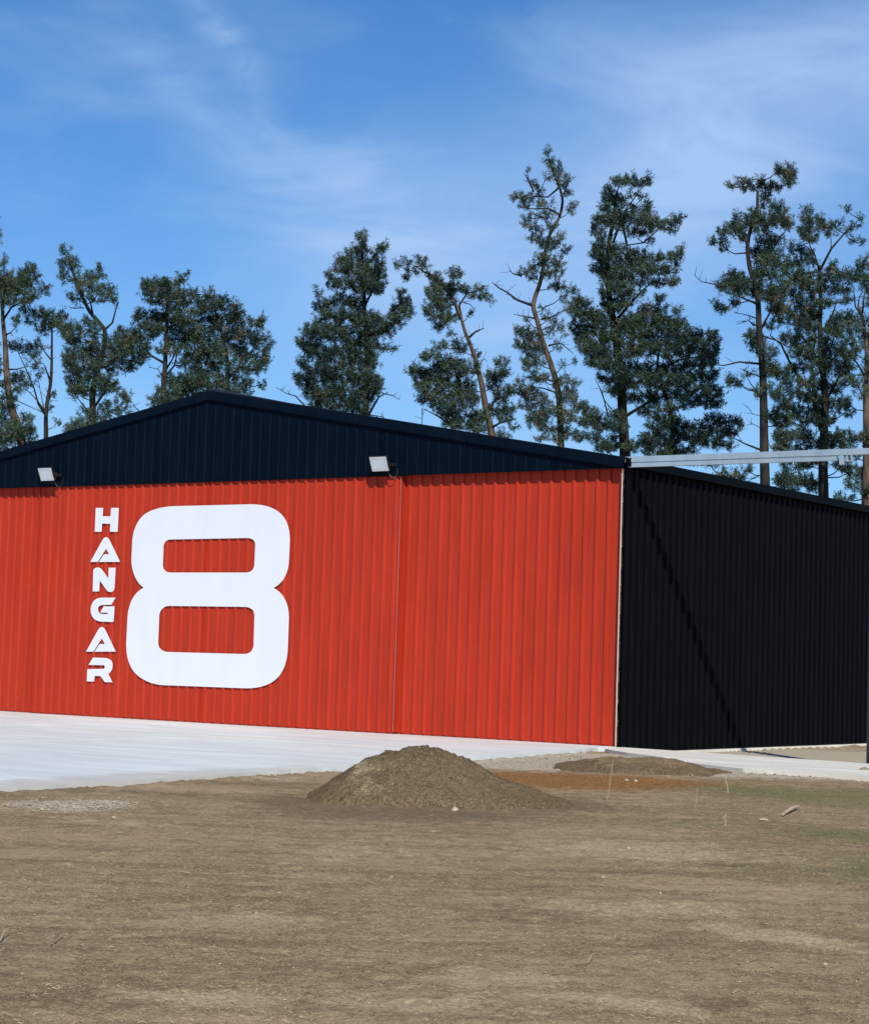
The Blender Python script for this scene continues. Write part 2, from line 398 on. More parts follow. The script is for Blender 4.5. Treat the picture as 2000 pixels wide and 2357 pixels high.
setattr_pt(me, 'gravel', mx(ell(1200, 1755, 1.2, 2.2), ell(1330, 1742, 1.4, 2.2), ell(1740, 1783, 1.35, 1.1), ell(1880, 1786, 0.9, 1.0), ell(160, 1852, 0.7, 0.9) * 0.85,
                            ell(60, 1850, 0.5, 0.6) * 0.6, ell(640, 1790, 0.9, 1.2) * 0.5,
                            np.where((n_ > -0.7) & (u_ > 0.1), np.where(n_ > 7.5, 0.55, 0.95), 0) * np.clip(1.4 - u_ * 0.12, 0, 1)))
setattr_pt(me, 'green', mx(ell(1900, 1830, 1.9, 3.0) * 0.85, ell(1700, 1815, 0.9, 1.6) * 0.75, ell(1980, 1925, 0.7, 0.7), ell(1650, 1900, 2.2, 2.5) * 0.52, ell(1760, 1990, 1.4, 1.2) * 0.52, ell(2060, 2000, 0.9, 2.5) * 0.7,
                           np.where(Y > 60, 0.8, 0)))
setattr_pt(me, 'dry', mx(ell(1450, 2090, 1.0, 0.7) * 0.75, ell(1760, 2150, 0.75, 0.30, rot=-0.9) * 0.95, ell(560, 2110, 0.55, 0.45) * 0.75, ell(1500, 1960, 2.0, 1.6) * 0.62,
                         ell(980, 2310, 0.55, 0.30) * 0.8, ell(450, 2290, 0.5, 0.30, rot=-0.3) * 0.85, ell(1420, 2310, 0.5, 0.18, rot=-0.5) * 0.95, ell(1150, 2245, 0.5, 0.35) * 0.75, ell(780, 1960, 1.2, 1.2) * 0.55,
                         ell(300, 1900, 1.6, 1.0) * 0.5, ell(1000, 1935, 1.5, 0.9) * 0.5, ell(1750, 2060, 1.2, 1.0) * 0.45, ell(600, 2010, 1.0, 0.8) * 0.4))
setattr_pt(me, 'dark', mx(ell(180, 2290, 0.6, 0.6) * 0.62, ell(1650, 2310, 0.4, 0.35) * 0.6, ell(1250, 2110, 0.9, 0.7) * 0.6, ell(800, 2050, 1.2, 0.6) * 0.45, ell(250, 1822, 2.2, 0.7, rot=-0.1) * 0.6,
                          ell(780, 1880, 1.6, 1.0) * 0.55, ell(660, 1835, 0.5, 1.4) * 0.6, ell(1370, 1765, 0.6, 0.8) * 0.4, ell(80, 2180, 0.7, 0.8) * 0.5, ell(1180, 1848, 1.3, 2.0) * 0.95, ell(930, 1872, 1.9, 1.6) * 0.90, ell(700, 1850, 0.7, 1.5) * 0.85,
                          ell(1700, 1985, 0.7, 0.35) * 0.6, ell(400, 1985, 1.2, 0.5) * 0.4))
tag(link('ground', me, SOIL, smooth=True), kind='structure')

# ------------------------------------------------------------------ concrete apron and pad
def slab(name, poly, z1, z0, m, dirtf, res=0.35):
    bm = bmesh.new()
    # dense outline with slightly worn edge
    pts = []
    for i in range(len(poly)):
        a, b = Vector(poly[i]), Vector(poly[(i + 1) % len(poly)])
        k = max(1, int((b - a).length / res))
        for j in range(k):
            p = a.lerp(b, j / k); d = (b - a).normalized()
            w = (random.random() - 0.5) * 0.02 if j else 0
            pts.append(p + Vector((-d.y, d.x)) * w)
    tv = [bm.verts.new((p.x, p.y, z1)) for p in pts]; bv = [bm.verts.new((p.x, p.y, z0)) for p in pts]
    f = bm.faces.new(tv); k = len(pts)
    for i in range(k): bm.faces.new((tv[i], bv[i], bv[(i + 1) % k], tv[(i + 1) % k]))
    bmesh.ops.triangulate(bm, faces=[f])
    for it in range(5):
        le = [e for e in bm.edges if e.calc_length() > 0.9 and max(v.co.x for v in e.verts) > -22]
        if not le: break
        bmesh.ops.subdivide_edges(bm, edges=le, cuts=1); 
        bmesh.ops.triangulate(bm, faces=[f_ for f_ in bm.faces if len(f_.verts) > 4])
    bmesh.ops.recalc_face_normals(bm, faces=bm.faces)
    me = bpy.data.meshes.new(name); bm.to_mesh(me); bm.free()
    setattr_pt(me, 'dirt', [dirtf(v.co.x, v.co.y) for v in me.vertices])
    o = link(name, me, m); o.matrix_world = BF
    return tag(o, kind='structure')
def edge_u(n):
    ps = [(3.4, -24), (2.75, -17.9), (2.54, -15.7), (1.92, -11.7), (1.17, -6.7), (0.45, -2.8), (-0.10, -0.55), (0, 0.3)]
    return float(np.interp(n, [p[1] for p in ps], [p[0] for p in ps]))
slab('apron', SLAB, 0.0, -0.16, CONC, lambda a, b: max(0.0, 0.75 - (edge_u(b) - a) * 0.9) * (0.35 + 0.65 * min(1, max(0, (-b - 9) / 6))))
slab('path', PAD, -0.004, -0.16, CONC2, lambda a, b: 0.35 * max(0, 1 - (b + 5) / 2) if a > 1 else 0.2)
# control joint lines of the apron: shallow raised sealant strips
bm = bmesh.new()
for a in (-10.33, -5.165, -15.5): box(bm, a - 0.006, a + 0.006, -17, -0.16, 0.0, 0.004)
for b in (-5.2, -10.4): box(bm, -24, edge_u(b) - 0.02, b - 0.006, b + 0.006, 0.0045, 0.008)
o = frombm('apron_joints', bm, CONC2); o.matrix_world = BF; tag(o, kind='structure')

# ------------------------------------------------------------------ hangar
HW, PERIOD, EAVE, APEX = 10.33, 0.2583, 5.42, 7.194
DEPTH = 18.0
hangar = empty('hangar', BF, label='big shed with red ribbed sliding doors under a black gable', cat='hangar')
def rake(a): return APEX - 0.1722 * abs(a + HW)
# sliding doors: outer two set back, middle two proud
def door(a0, a1, plane, lab, edge_left=True):
    bm = bmesh.new()
    ribbed(bm, a0 + 0.012, a1 - 0.012, 0.03, 5.203 if plane < 0.05 else 5.30, 'u', plane, -1, start=a0 + PERIOD * 0.5, period=PERIOD, back=0.045, depth=0.038, rib=0.048, flank=0.021)
    d = frombm('door', bm, RED, hangar); d['label'] = lab
    for (x0, x1) in ((a0 - 0.004, a0 + 0.0105), (a1 - 0.0105, a1 + 0.004)):
        bm = bmesh.new(); box(bm, x0, x1, plane - 0.030, plane + (0.10 if plane < 0.05 else 0.05), 0.03, 5.20)
        frombm('edge_channel', bm, RED, d)
    bm = bmesh.new(); box(bm, a0 + 0.012, a1 - 0.012, plane - 0.006, plane + 0.05, 0.008, 0.028)
    frombm('bottom_channel', bm, RED, d)
    return d
EDGE = painted('door_edge_channel', (0.52, 0.16, 0.11), 0.4, 0.15)
D = 5.165
door(-D, -0.07, 0.13, 'rightmost red door leaf, set back under the black gable')
door(-2 * D, -D, 0.0, 'right middle red door leaf, carrying the right half of the white eight')
door(-3 * D, -2 * D, 0.0, 'left middle red door leaf, carrying the white letters')
door(-4 * D, -3 * D, 0.13, 'leftmost red door leaf, cut off by the frame')
bm = bmesh.new(); box(bm, -D + 0.0045, -D + 0.0095, -0.034, -0.0305, 0.05, 5.18)
frombm('joint_strip', bm, GALV, hangar)
bm = bmesh.new(); box(bm, -0.060, -0.004, 0.00, 0.10, 0.0, 5.20)
frombm('door_jamb', bm, TRIMC, hangar)
# gable cladding over the doors
bm = bmesh.new()
ribbed(bm, -2 * HW, 0.0, 5.225, (lambda a: rake(a) - 0.10, -HW), 'u', -0.050, -1, start=-2 * HW + PERIOD * 0.5, period=PERIOD, back=0.012, depth=0.013, rib=0.04, flank=0.014, skip=())
frombm('gable_wall', bm, BLACK, hangar)
for a in (-1.55, -3.6, -5.7, -7.75, -9.8, -11.9, -14.0, -16.1, -18.2):   # lap joints between gable sheets
    bm = bmesh.new(); box(bm, a - 0.012, a + 0.012, -0.0715, -0.0690, 5.23, rake(a) - 0.2)
    frombm('sheet_lap', bm, BLACKTRIM, hangar)
# head behind the gable (door track housing) and its bottom flashing
bm = bmesh.new(); box(bm, -2 * HW, -0.001, -0.012, 0.22, 5.31, 5.42)
box(bm, -2 * HW, -0.001, -0.074, -0.030, 5.206, 5.223)
frombm('gable_flashing', bm, BLACKTRIM, hangar)
# barge flashing along both rakes
bm = bmesh.new()
for s in (-1, 1):
    e = -HW + s * (HW + (0.03 if s > 0 else 0.03))
    zt = rake(e)
    pts = [(-HW, APEX), (e, zt), (e, zt - 0.185), (-HW, APEX - 0.185)]
    if s < 0: pts = pts[::-1]
    prism(bm, pts, -0.118, -0.072)
    lip = [(-HW, APEX - 0.186), (e, zt - 0.186), (e, zt - 0.20), (-HW, APEX - 0.20)]
    if s < 0: lip = lip[::-1]
    prism(bm, lip, -0.130, -0.072)
bmesh.ops.remove_doubles(bm, verts=bm.verts, dist=0.0001)
frombm('barge_flashing', bm, BLACKTRIM, hangar)
# roof sheets
roof_bm = bmesh.new()
for s in (-1, 1):
    e = -HW + s * (HW + 0.10)
    zt = rake(e)
    pts = [(-HW, APEX + 0.012), (e, zt + 0.012), (e, zt - 0.03), (-HW, APEX - 0.03)]
    if s < 0: pts = pts[::-1]
    prism(roof_bm, pts, -0.05, DEPTH + 0.1)
frombm('roof', roof_bm, ROOFM, hangar)
bm = bmesh.new(); tube(bm, [(-HW, -0.06, APEX + 0.01), (-HW, DEPTH, APEX + 0.01)], 0.055, 10)
frombm('ridge_cap', bm, ROOFM, hangar)
# side walls, rear wall, foundation
bm = bmesh.new(); ribbed(bm, 0.0, DEPTH, -0.075, 5.30, 'n', -0.001, 1, start=PERIOD * 0.6, period=PERIOD, back=0.03, depth=0.030, rib=0.07, flank=0.025)
sw = frombm('side_wall', bm, SIDEB, hangar); sw['label'] = 'black ribbed side wall'
bm = bmesh.new(); ribbed(bm, 0.0, DEPTH, -0.075, 5.30, 'n', -2 * HW, -1, period=PERIOD, back=0.03)
frombm('side_wall', bm, BLACK, hangar)
bm = bmesh.new(); ribbed(bm, -2 * HW, 0.0, -0.07, (lambda a: rake(a) - 0.05, -HW), 'u', DEPTH, 1, period=PERIOD, back=0.03)
frombm('rear_wall', bm, BLACK, hangar)
bm = bmesh.new(); box(bm, -0.003, 0.040, 0.03, 0.10, -0.07, 5.20)
frombm('corner_flashing', bm, SIDEB, hangar)
bm = bmesh.new(); box(bm, 0.0015, 0.050, 0.07, DEPTH, -0.100, -0.079)
frombm('base_flashing', bm, SIDEB, hangar)
bm = bmesh.new(); box(bm, 0.045, 0.165, -0.05, DEPTH, 5.235, 5.385); box(bm, 0.04, 0.172, -0.055, DEPTH, 5.385, 5.397)
frombm('gutter', bm, SIDEB, hangar)
bm = bmesh.new(); box(bm, -2 * HW - 0.02, -0.04, 0.26, DEPTH, -0.4, 0.002); box(bm, -0.4, 0.045, 0.26, DEPTH, -0.5, -0.101)
fo = frombm('foundation', bm, CONC2, hangar)

# ------------------------------------------------------------------ steel track beam running out beyond the corner, on its post
tb_ = empty('door_track', BF @ Matrix.Translation((0, 0, 0)), label='pale galvanised steel door track reaching from the gable corner out to a post', cat='door track')
bm = bmesh.new()
box(bm, 0.034, 5.32, -0.050, -0.040, 5.318, 5.425); box(bm, 0.034, 5.32, -0.040, 0.09, 5.415, 5.425); box(bm, 0.034, 5.32, -0.040, 0.09, 5.318, 5.328)
box(bm, 0.034, 5.32, -0.034, -0.028, 5.33, 5.413)
frombm('beam', bm, GALV, tb_)
bm = bmesh.new()
box(bm, 0.10, 4.28, -0.040, 0.04, 5.225, 5.300); box(bm, 0.055, 4.28, -0.022, 0.03, 5.300, 5.318)
frombm('rail', bm, GALV, tb_)
bm = bmesh.new()
box(bm, 4.34, 4.42, -0.045, 0.03, 5.15, 5.316); box(bm, 4.47, 4.49, -0.045, 0.03, 5.20, 5.316); box(bm, 4.56, 4.58, -0.045, 0.03, 5.19, 5.316); box(bm, 4.423, 4.557, -0.02, 0.01, 5.205, 5.225)
frombm('bracket', bm, GALV, tb_)
bm = bmesh.new()
box(bm, 4.965, 5.195, -0.115, -0.100, -0.05, 5.317); box(bm, 4.965, 5.195, 0.100, 0.115, -0.05, 5.317); box(bm, 5.073, 5.087, -0.0995, 0.0995, -0.05, 5.317)
box(bm, 4.90, 5.26, -0.17, 0.17, -0.07, -0.0505)
frombm('post', bm, POSTM, tb_)

# ------------------------------------------------------------------ floodlights
def floodlight(uu, zz, nn, lab, tilt=24, first=None):
    Mx = BF @ Matrix.Translation((uu, nn, zz))
    if first is not None:
        r = first.copy(); COL.objects.link(r); r.matrix_world = Mx; r['label'] = lab
        for ch in first.children:
            c = ch.copy(); COL.objects.link(c); c.parent = r
            for gch in ch.children:
                d = gch.copy(); COL.objects.link(d); d.parent = c
        return r
    e = empty('floodlight', Mx, label=lab, cat='floodlight', group='floodlights under the gable')
    RX = Matrix.Rotation(math.radians(tilt), 4, 'X')      # face (local -y) turned down
    bm = bmesh.new(); box(bm, -0.215, 0.215, 0.0, 0.055, -0.160, 0.160, 0.012)
    for i in range(9): box(bm, -0.17 + i * 0.0425 - 0.006, -0.17 + i * 0.0425 + 0.006, 0.056, 0.085, -0.12, 0.12)
    bm.transform(RX); frombm('housing', bm, LAMPB, e)
    bm = bmesh.new()
    box(bm, -0.205, 0.205, -0.012, -0.001, -0.150, -0.105); box(bm, -0.205, 0.205, -0.012, -0.001, 0.105, 0.150)
    box(bm, -0.205, -0.155, -0.012, -0.001, -0.1045, 0.1045); box(bm, 0.155, 0.205, -0.012, -0.001, -0.1045, 0.1045)
    bm.transform(RX); frombm('bezel', bm, LAMPW, e)
    bm = bmesh.new(); box(bm, -0.153, 0.153, -0.008, -0.001, -0.1035, 0.1035); bm.transform(RX)
    ln = frombm('lens', bm, LENS, e)
    bm = bmesh.new()
    dn = -nn - 0.05
    for s in (-1, 1): box(bm, s * 0.228 - 0.006, s * 0.228 + 0.006, -0.01, dn - 0.03, -0.022, 0.022)
    box(bm, -0.234, 0.234, dn - 0.03, dn - 0.02, -0.022, 0.022)
    box(bm, -0.05, 0.05, dn - 0.0195, dn, -0.07, 0.07)
    frombm('bracket', bm, LAMPB, e)
    bm = bmesh.new(); box(bm, 0.05, 0.17, 0.10, 0.17, -0.10, -0.02, 0.008); frombm('driver_box', bm, LAMPB, e)
    bm = bmesh.new()
    pts = [(0.13, 0.14, -0.10), (0.15, 0.15, -0.20), (0.20, 0.18, -0.27), (0.26, 0.22, -0.26), (0.28, 0.26, -0.17), (0.27, dn - 0.01, -0.08)]
    tube(bm, pts, 0.008, 6); frombm('cable', bm, LAMPB, e)
    return e
fl = floodlight(-5.50, 5.425, -0.335, 'right floodlight, tilted down from the black gable above the door joint')
floodlight(-14.94, 5.46, -0.385, 'left floodlight, tilted down from the black gable above the letters', first=fl)

# ------------------------------------------------------------------ white signs, cut boards on the doors
SP, ST = -0.0390, -0.0480     # back and front of the boards
def smoothpath(pts, k=6):
    """pts with rounding: ('c', p0, c, p1) handled as quadratic curves"""
    out = []
    for p in pts:
        if len(p) == 2: out.append(p)
        else:
            (a, c, b) = p
            for i in range(k + 1):
                t = i / k; out.append(((1 - t) ** 2 * a[0] + 2 * t * (1 - t) * c[0] + t * t * b[0], (1 - t) ** 2 * a[1] + 2 * t * (1 - t) * c[1] + t * t * b[1]))
    return out
def board(name, outline, holes, M_, parent=None, m=WHITE, yb=SP, yf=ST):
    """outline/holes in (u,z) -> plate with holes, via a filled 2D curve turned into a mesh"""
    cu = bpy.data.curves.new(name, 'CURVE'); cu.dimensions = '2D'; cu.fill_mode = 'BOTH'
    cu.extrude = abs(yb - yf) / 2; cu.bevel_depth = 0.0
    for loop in [outline] + list(holes):
        s = cu.splines.new('POLY'); s.points.add(len(loop) - 1)
        for i, p in enumerate(loop): s.points[i].co = (p[0], p[1], 0, 1)
        s.use_cyclic_u = True
    tmp = bpy.data.objects.new('tmp', cu); COL.objects.link(tmp)
    me = bpy.data.meshes.new_from_object(tmp.evaluated_get(bpy.context.evaluated_depsgraph_get()))
    bpy.data.objects.remove(tmp); bpy.data.curves.remove(cu)
    me.materials.clear()
    co = np.empty(len(me.vertices) * 3); me.vertices.foreach_get('co', co); co = co.reshape(-1, 3)
    new = np.stack([co[:, 0], (yb + yf) / 2 - co[:, 2], co[:, 1]], -1)
    me.vertices.foreach_set('co', new.ravel()); me.update(); me.name = name
    return link(name, me, m, parent)
def zc(X_, Y_, ox, oy, sc):           # spot in the picture -> (u, z) on the door
    return onwall(ox + X_ / sc, oy + Y_ / sc, ST)
q = lambda X_, Y_: zc(X_, Y_, 150, 1120, 2.94)
def loop(pts, fn=q, k=7):
    r = smoothpath([fn(*p) if not hasattr(p[0], '__len__') else tuple(fn(*v) for v in p) for p in pts], k)
    o_ = [r[0]]
    for p in r[1:]:
        if math.hypot(p[0] - o_[-1][0], p[1] - o_[-1][1]) > 0.002: o_.append(p)
    if math.hypot(o_[0][0] - o_[-1][0], o_[0][1] - o_[-1][1]) < 0.002: o_.pop()
    return o_
eight_out = loop([(740, 132), (1230, 120),
    ((1230, 120), (1385, 113), (1460, 185)), ((1460, 185), (1522, 250), (1519, 370)), (1513, 500), ((1513, 500), (1508, 635), (1410, 686)),
    ((1410, 686), (1512, 742), (1513, 890)), (1506, 1090), ((1506, 1090), (1500, 1245), (1420, 1310)), ((1420, 1310), (1345, 1370), (1210, 1366)),
    (660, 1345), ((660, 1345), (545, 1335), (475, 1265)), ((475, 1265), (412, 1200), (413, 1060)), (422, 880), ((422, 880), (435, 735), (530, 685)),
    ((530, 685), (452, 625), (448, 495)), (455, 355), ((455, 355), (470, 240), (540, 185)), ((540, 185), (610, 138), (740, 132))], k=9)
h1 = loop([(715, 358), (1232, 348), ((1232, 348), (1286, 350), (1286, 395)), (1280, 530), ((1280, 530), (1275, 580), (1225, 582)), (712, 582),
    ((712, 582), (660, 580), (660, 530)), (665, 405), ((665, 405), (670, 360), (715, 358))])
h2 = loop([(705, 808), (1222, 815), ((1222, 815), (1281, 822), (1281, 875)), (1275, 1075), ((1275, 1075), (1268, 1132), (1210, 1134)), (690, 1120),
    ((690, 1120), (628, 1112), (628, 1055)), (636, 870), ((636, 870), (648, 810), (705, 808))])
es = board('number_sign', eight_out, [h1, h2], None); es.matrix_world = BF
tag(es, 'huge white figure 8 board mounted across the two middle red doors', 'sign')
jm = painted('sign_joint', (0.60, 0.61, 0.60), 0.6)
bm = bmesh.new()
cu_ = -HW
box(bm, cu_ - 0.004, cu_ + 0.004, ST - 0.0012, ST - 0.0002, q(960, 340)[1], q(965, 140)[1])
frombm('joint_line', bm, jm, es); bm = bmesh.new()
box(bm, cu_ - 0.004, cu_ + 0.004, ST - 0.0012, ST - 0.0002, q(950, 800)[1], q(955, 592)[1])
frombm('joint_line', bm, jm, es)
# letters, traced board outlines
def letter(name, outl, holes, lab):
    o = board('letter_sign', loop(outl), [loop(h) for h in holes], None)
    o.matrix_world = BF
    return tag(o, lab, 'letter sign', 'letters of the vertical word on the red door')
letter('H', [(207, 144), (256, 144), (252, 200), (306, 202), (311, 144), (361, 144), (355, 306), (303, 306), (305, 252), (250, 250), (246, 306), (200, 306)], [], 'white letter H, topmost of the vertical word left of the big figure')
def letA(dx, dy, lab):
    o_ = [(170, 510), (252, 362), ((252, 362), (275, 324), (298, 360)), (371, 510), (228, 510), (262, 458), (297, 458), (277, 420), (221, 510)]
    return letter('A', [(x + dx, y + dy) for x, y in o_ if not hasattr(x, '__len__')] if False else
        [tuple((a + dx, b + dy) for a, b in p) if hasattr(p[0], '__len__') else (p[0] + dx, p[1] + dy) for p in o_], [], lab)
letA(0, 0, 'white letter A directly below the H on the red door')
letter('N', [(190, 575), ((190, 575), (193, 546), (222, 548)), ((222, 548), (238, 550), (248, 563)), (292, 622), (294, 549), (340, 549), (333, 686), ((333, 686), (328, 716), (302, 714)), ((302, 714), (288, 712), (278, 698)), (234, 636), (230, 710), (186, 710)], [], 'white letter N, third from the top of the vertical word')
letter('G', [(340, 752), (312, 800), (250, 802), ((250, 802), (222, 806), (221, 832)), ((221, 832), (222, 862), (252, 863)), (288, 863), (290, 855), (236, 852), (262, 810), (333, 812), (327, 917), (240, 914), ((240, 914), (172, 905), (172, 832)), ((172, 832), (178, 760), (240, 752))], [], 'white letter G, between the N and the lower A')
letA(-29, 608, 'white letter A between the G and the R, second from the bottom')
letter('R', [(188, 1158), (265, 1160), ((265, 1160), (322, 1166), (320, 1212)), ((320, 1212), (318, 1256), (290, 1268)), (320, 1326), (268, 1324), (240, 1284), (200, 1282), (196, 1320), (146, 1320), (150, 1236), (262, 1234), ((262, 1234), (274, 1222), (262, 1210)), (158, 1208)], [], 'white letter R, lowest of the vertical word')

# ------------------------------------------------------------------ heaps of soil
def mound(name, cx_, cy_, prof, ry, lab, m, seed, nx=260, ny=150, wid=(-1.9, 2.1), amp=1.0):
    xs_ = np.linspace(wid[0], wid[1], nx); ys_ = np.linspace(-ry * 1.5, ry * 1.5, ny)
    A, B = np.meshgrid(xs_, ys_)
    hgt = np.interp(A + 0.10 * fbm(A * 2, B * 2, seed), [p[0] for p in prof], [p[1] for p in prof])
    rr = np.clip(1 - (np.abs(B) / (ry * (0.75 + 0.35 * hgt / max(p[1] for p in prof)) + 1e-6)) ** 1.9, -0.4, 1)
    hz = np.where(rr > 0, hgt * np.maximum(rr, 0) ** 0.85, hgt * rr * 0.5)
    hz = hz + amp * (0.08 * fbm(A * 1.6, B * 1.6, seed + 1, 3) + 0.085 * fbm(A * 6, B * 6, seed + 2, 4, 0.65) + 0.035 * fbm(A * 24, B * 24, seed + 3, 3, 0.7)) * np.clip(hgt * 3, 0.18, 1)
    ex = np.clip(np.minimum(np.minimum(A - wid[0], wid[1] - A) / 0.3, (ry * 1.5 - np.abs(B)) / 0.3), 0, 1)
    Zt = terrain_z(A + cx_, B + cy_)
    Zm = np.where(True, Zt + (hz * ex) - 0.035 * (1 - np.clip(hz * 25, 0, 1)) - 0.05 * (1 - ex), 0)
    me_ = gridmesh(name, xs_, ys_, Zm)
    setattr_pt(me_, 'foot', np.clip(1.2 - hz / 0.20, 0, 1.4))
    setattr_pt(me_, 'dry', 0.55 * np.clip(1.1 - np.hypot((A + 0.66) / 0.45, (B + ry * 0.55) / (ry * 0.75)) * 0.7, 0, 1) + 0.35 * fbm(A * 3, B * 3, seed + 9))
    o_ = link(name, me_, m, smooth=True); o_.location = (cx_, cy_, 0)
    return tag(o_, lab, 'dirt mound')
cxm, cym = 0.0, 22.9
def pr(pts, Yd):
    out = []
    for x, y in pts:
        p = atY(x, y, Yd); out.append((p.x - cxm, p.z + 0.065))
    return out
prof = pr([(640, 1868), (700, 1850), (735, 1818), (770, 1790), (838, 1750), (898, 1730), (961, 1720), (1004, 1723), (1059, 1741), (1102, 1762), (1136, 1785), (1195, 1808), (1259, 1832), (1330, 1858), (1400, 1872)], cym)
prof = [(a, max(b, 0.0)) for a, b in prof]
mound('dirt_mound', cxm, cym, prof, 1.15, 'rounded heap of brown soil standing before the middle of the apron', MOUNDM, 40)
c2 = gp(1490, 1776, -0.06); cxm, cym2 = c2.x, c2.y
MOUND2 = soil('spread_soil', True, ((0.125, 0.083, 0.043), (0.27, 0.185, 0.098)), (0.55, 0.46, 0.30), 0.6, 1.6)
mound('dirt_mound', c2.x, c2.y + 0.6, [(-1.5, 0.0), (-1.0, 0.08), (-0.7, 0.15), (-0.45, 0.18), (-0.1, 0.17), (0.3, 0.19), (0.6, 0.16), (0.85, 0.10), (1.0, 0.04), (1.6, 0)], 1.3, 'low flat heap of soil in front of the black side wall', MOUND2, 60, 220, 150, (-1.8, 1.8), 1.7)

# ------------------------------------------------------------------ stones, sticks, weeds
def rock(loc, sx, sy, sz, seed, m, lab, cat='stone', rot=0.0, name='stone', group=None):
    r_ = random.Random(seed); bm = bmesh.new(); bmesh.ops.create_icosphere(bm, subdivisions=3, radius=1)
    ph = [Vector((r_.uniform(-1, 1), r_.uniform(-1, 1), r_.uniform(-1, 1))).normalized() for _ in range(9)]
    for v in bm.verts:
        d = v.co.normalized(); k = 1.0
        for p_ in ph: k = min(k, 0.72 / max(0.45, d.dot(p_)) if d.dot(p_) > 0.5 else 1)
        v.co = Vector((d.x * sx * k, d.y * sy * k, d.z * sz * k)) * (1 + r_.uniform(-0.03, 0.03))
    bm.transform(Matrix.Rotation(rot, 4, 'Z'))
    o_ = frombm(name, bm, m); o_.location = loc
    return tag(o_, lab, cat, group)
def gz(x, y):
    p = gp(x, y, -0.06); zz = float(terrain_z(np.array([p.x]), np.array([p.y]))[0]); return gp(x, y, zz)
rocks = [
 (1047, 1868, .045, .04, .035, 'pale round stone at the foot of the soil heap'),
 (1757, 1890, .085, .05, .022, 'flat pale slab of stone lying in the thin grass'),
 (1900, 2222, .030, .014, .010, 'small white scrap on bare ground near the right edge'),
 (1442, 1799, .035, .03, .026, 'left one of two white pebbles beside the low soil heap'),
 (1463, 1800, .032, .03, .024, 'right one of two white pebbles beside the low soil heap'),
 (1285, 1841, .035, .03, .025, 'pale pebble just right of the soil heap'),
 (1446, 1955, .018, .016, .014, 'tiny white pebble in the middle of the dry grass at right'),
 (1387, 2022, .016, .013, .011, 'tiny white pebble in front of the dry grass'),
 (901, 2021, .014, .012, .011, 'tiny white pebble in the middle foreground'),
 (268, 2049, .012, .010, .009, 'tiny white pebble in the left foreground'),
 (1992, 1780, .13, .10, .075, 'brown lump of earth at the end of the rubble by the right edge'),
 (262, 1885, .045, .03, .02, 'pale stone below the rubble patch on the left'),
 (1520, 2058, .013, .011, .009, 'tiny grey pebble right of centre in the foreground'),
]
for i, (x, y, a, b, c, lab) in enumerate(rocks):
    p = gz(x, y); rock(p + Vector((0, 0, c * 0.35)), a, b, c, 100 + i, CLOD if 'brown' in lab else STONE, lab, rot=i * 0.7)
def stick(x0, y0, x1, y1, r, lab, m=WOOD, name='stick', cat='stick'):
    a = gz(x0, y0); b = gz(x1, y1); a.z += 0.02; b.z += 0.04
    bm = bmesh.new(); mid = (a + b) / 2 + Vector((0, 0, 0.015)); tube(bm, [a, mid, b], [r, r * 1.1, r * 0.7], 7)
    return tag(frombm(name, bm, m), lab, cat)
stick(1802, 1879, 1838, 1864, 0.018, 'short pale stick lying in the thin grass at right')
stick(1352, 2226, 1370, 2212, 0.0025, 'thin pale twig on the bare ground in the foreground')
stick(0, 2172, 19, 2155, 0.004, 'pale straw at the left edge of the foreground')
stick(117, 2181, 142, 2164, 0.004, 'dark thin twig in the left foreground', CLOD)
def stalk(x, y0, y1, lean, lab):
    b = gz(x, y0); top = atY(x + lean, y1, b.y); bm = bmesh.new()
    pts = [b.lerp(top, t) + Vector((0.012 * math.sin(3 * t), 0, 0)) for t in (0, .3, .6, 1)]
    tube(bm, pts, [0.006, 0.005, 0.0045, 0.003], 5)
    for t in (0.45, 0.6, 0.72, 0.84, 0.93):
        p = b.lerp(top, t); d = Vector((random.uniform(-1, 1), random.uniform(-1, 1), 1.2)).normalized() * 0.05
        tube(bm, [p, p + d], [0.003, 0.002], 4)
    o_ = frombm('weed_stalk', bm, STRAW)
    return tag(o_, lab, 'weed', 'dry weed stalks in the yard')
stalk(1396, 1845, 1748, 14, 'tallest dry weed stalk, standing before the rust coloured ground')
stalk(1598, 1862, 1815, 6, 'dry weed stalk right of the rust coloured ground, nearest of the short ones')
stalk(1675, 1826, 1790, -6, 'dry weed stalk in front of the pale rubble')
stalk(1668, 1902, 1880, 0, 'very short dry weed stalk beside the flat pale slab')

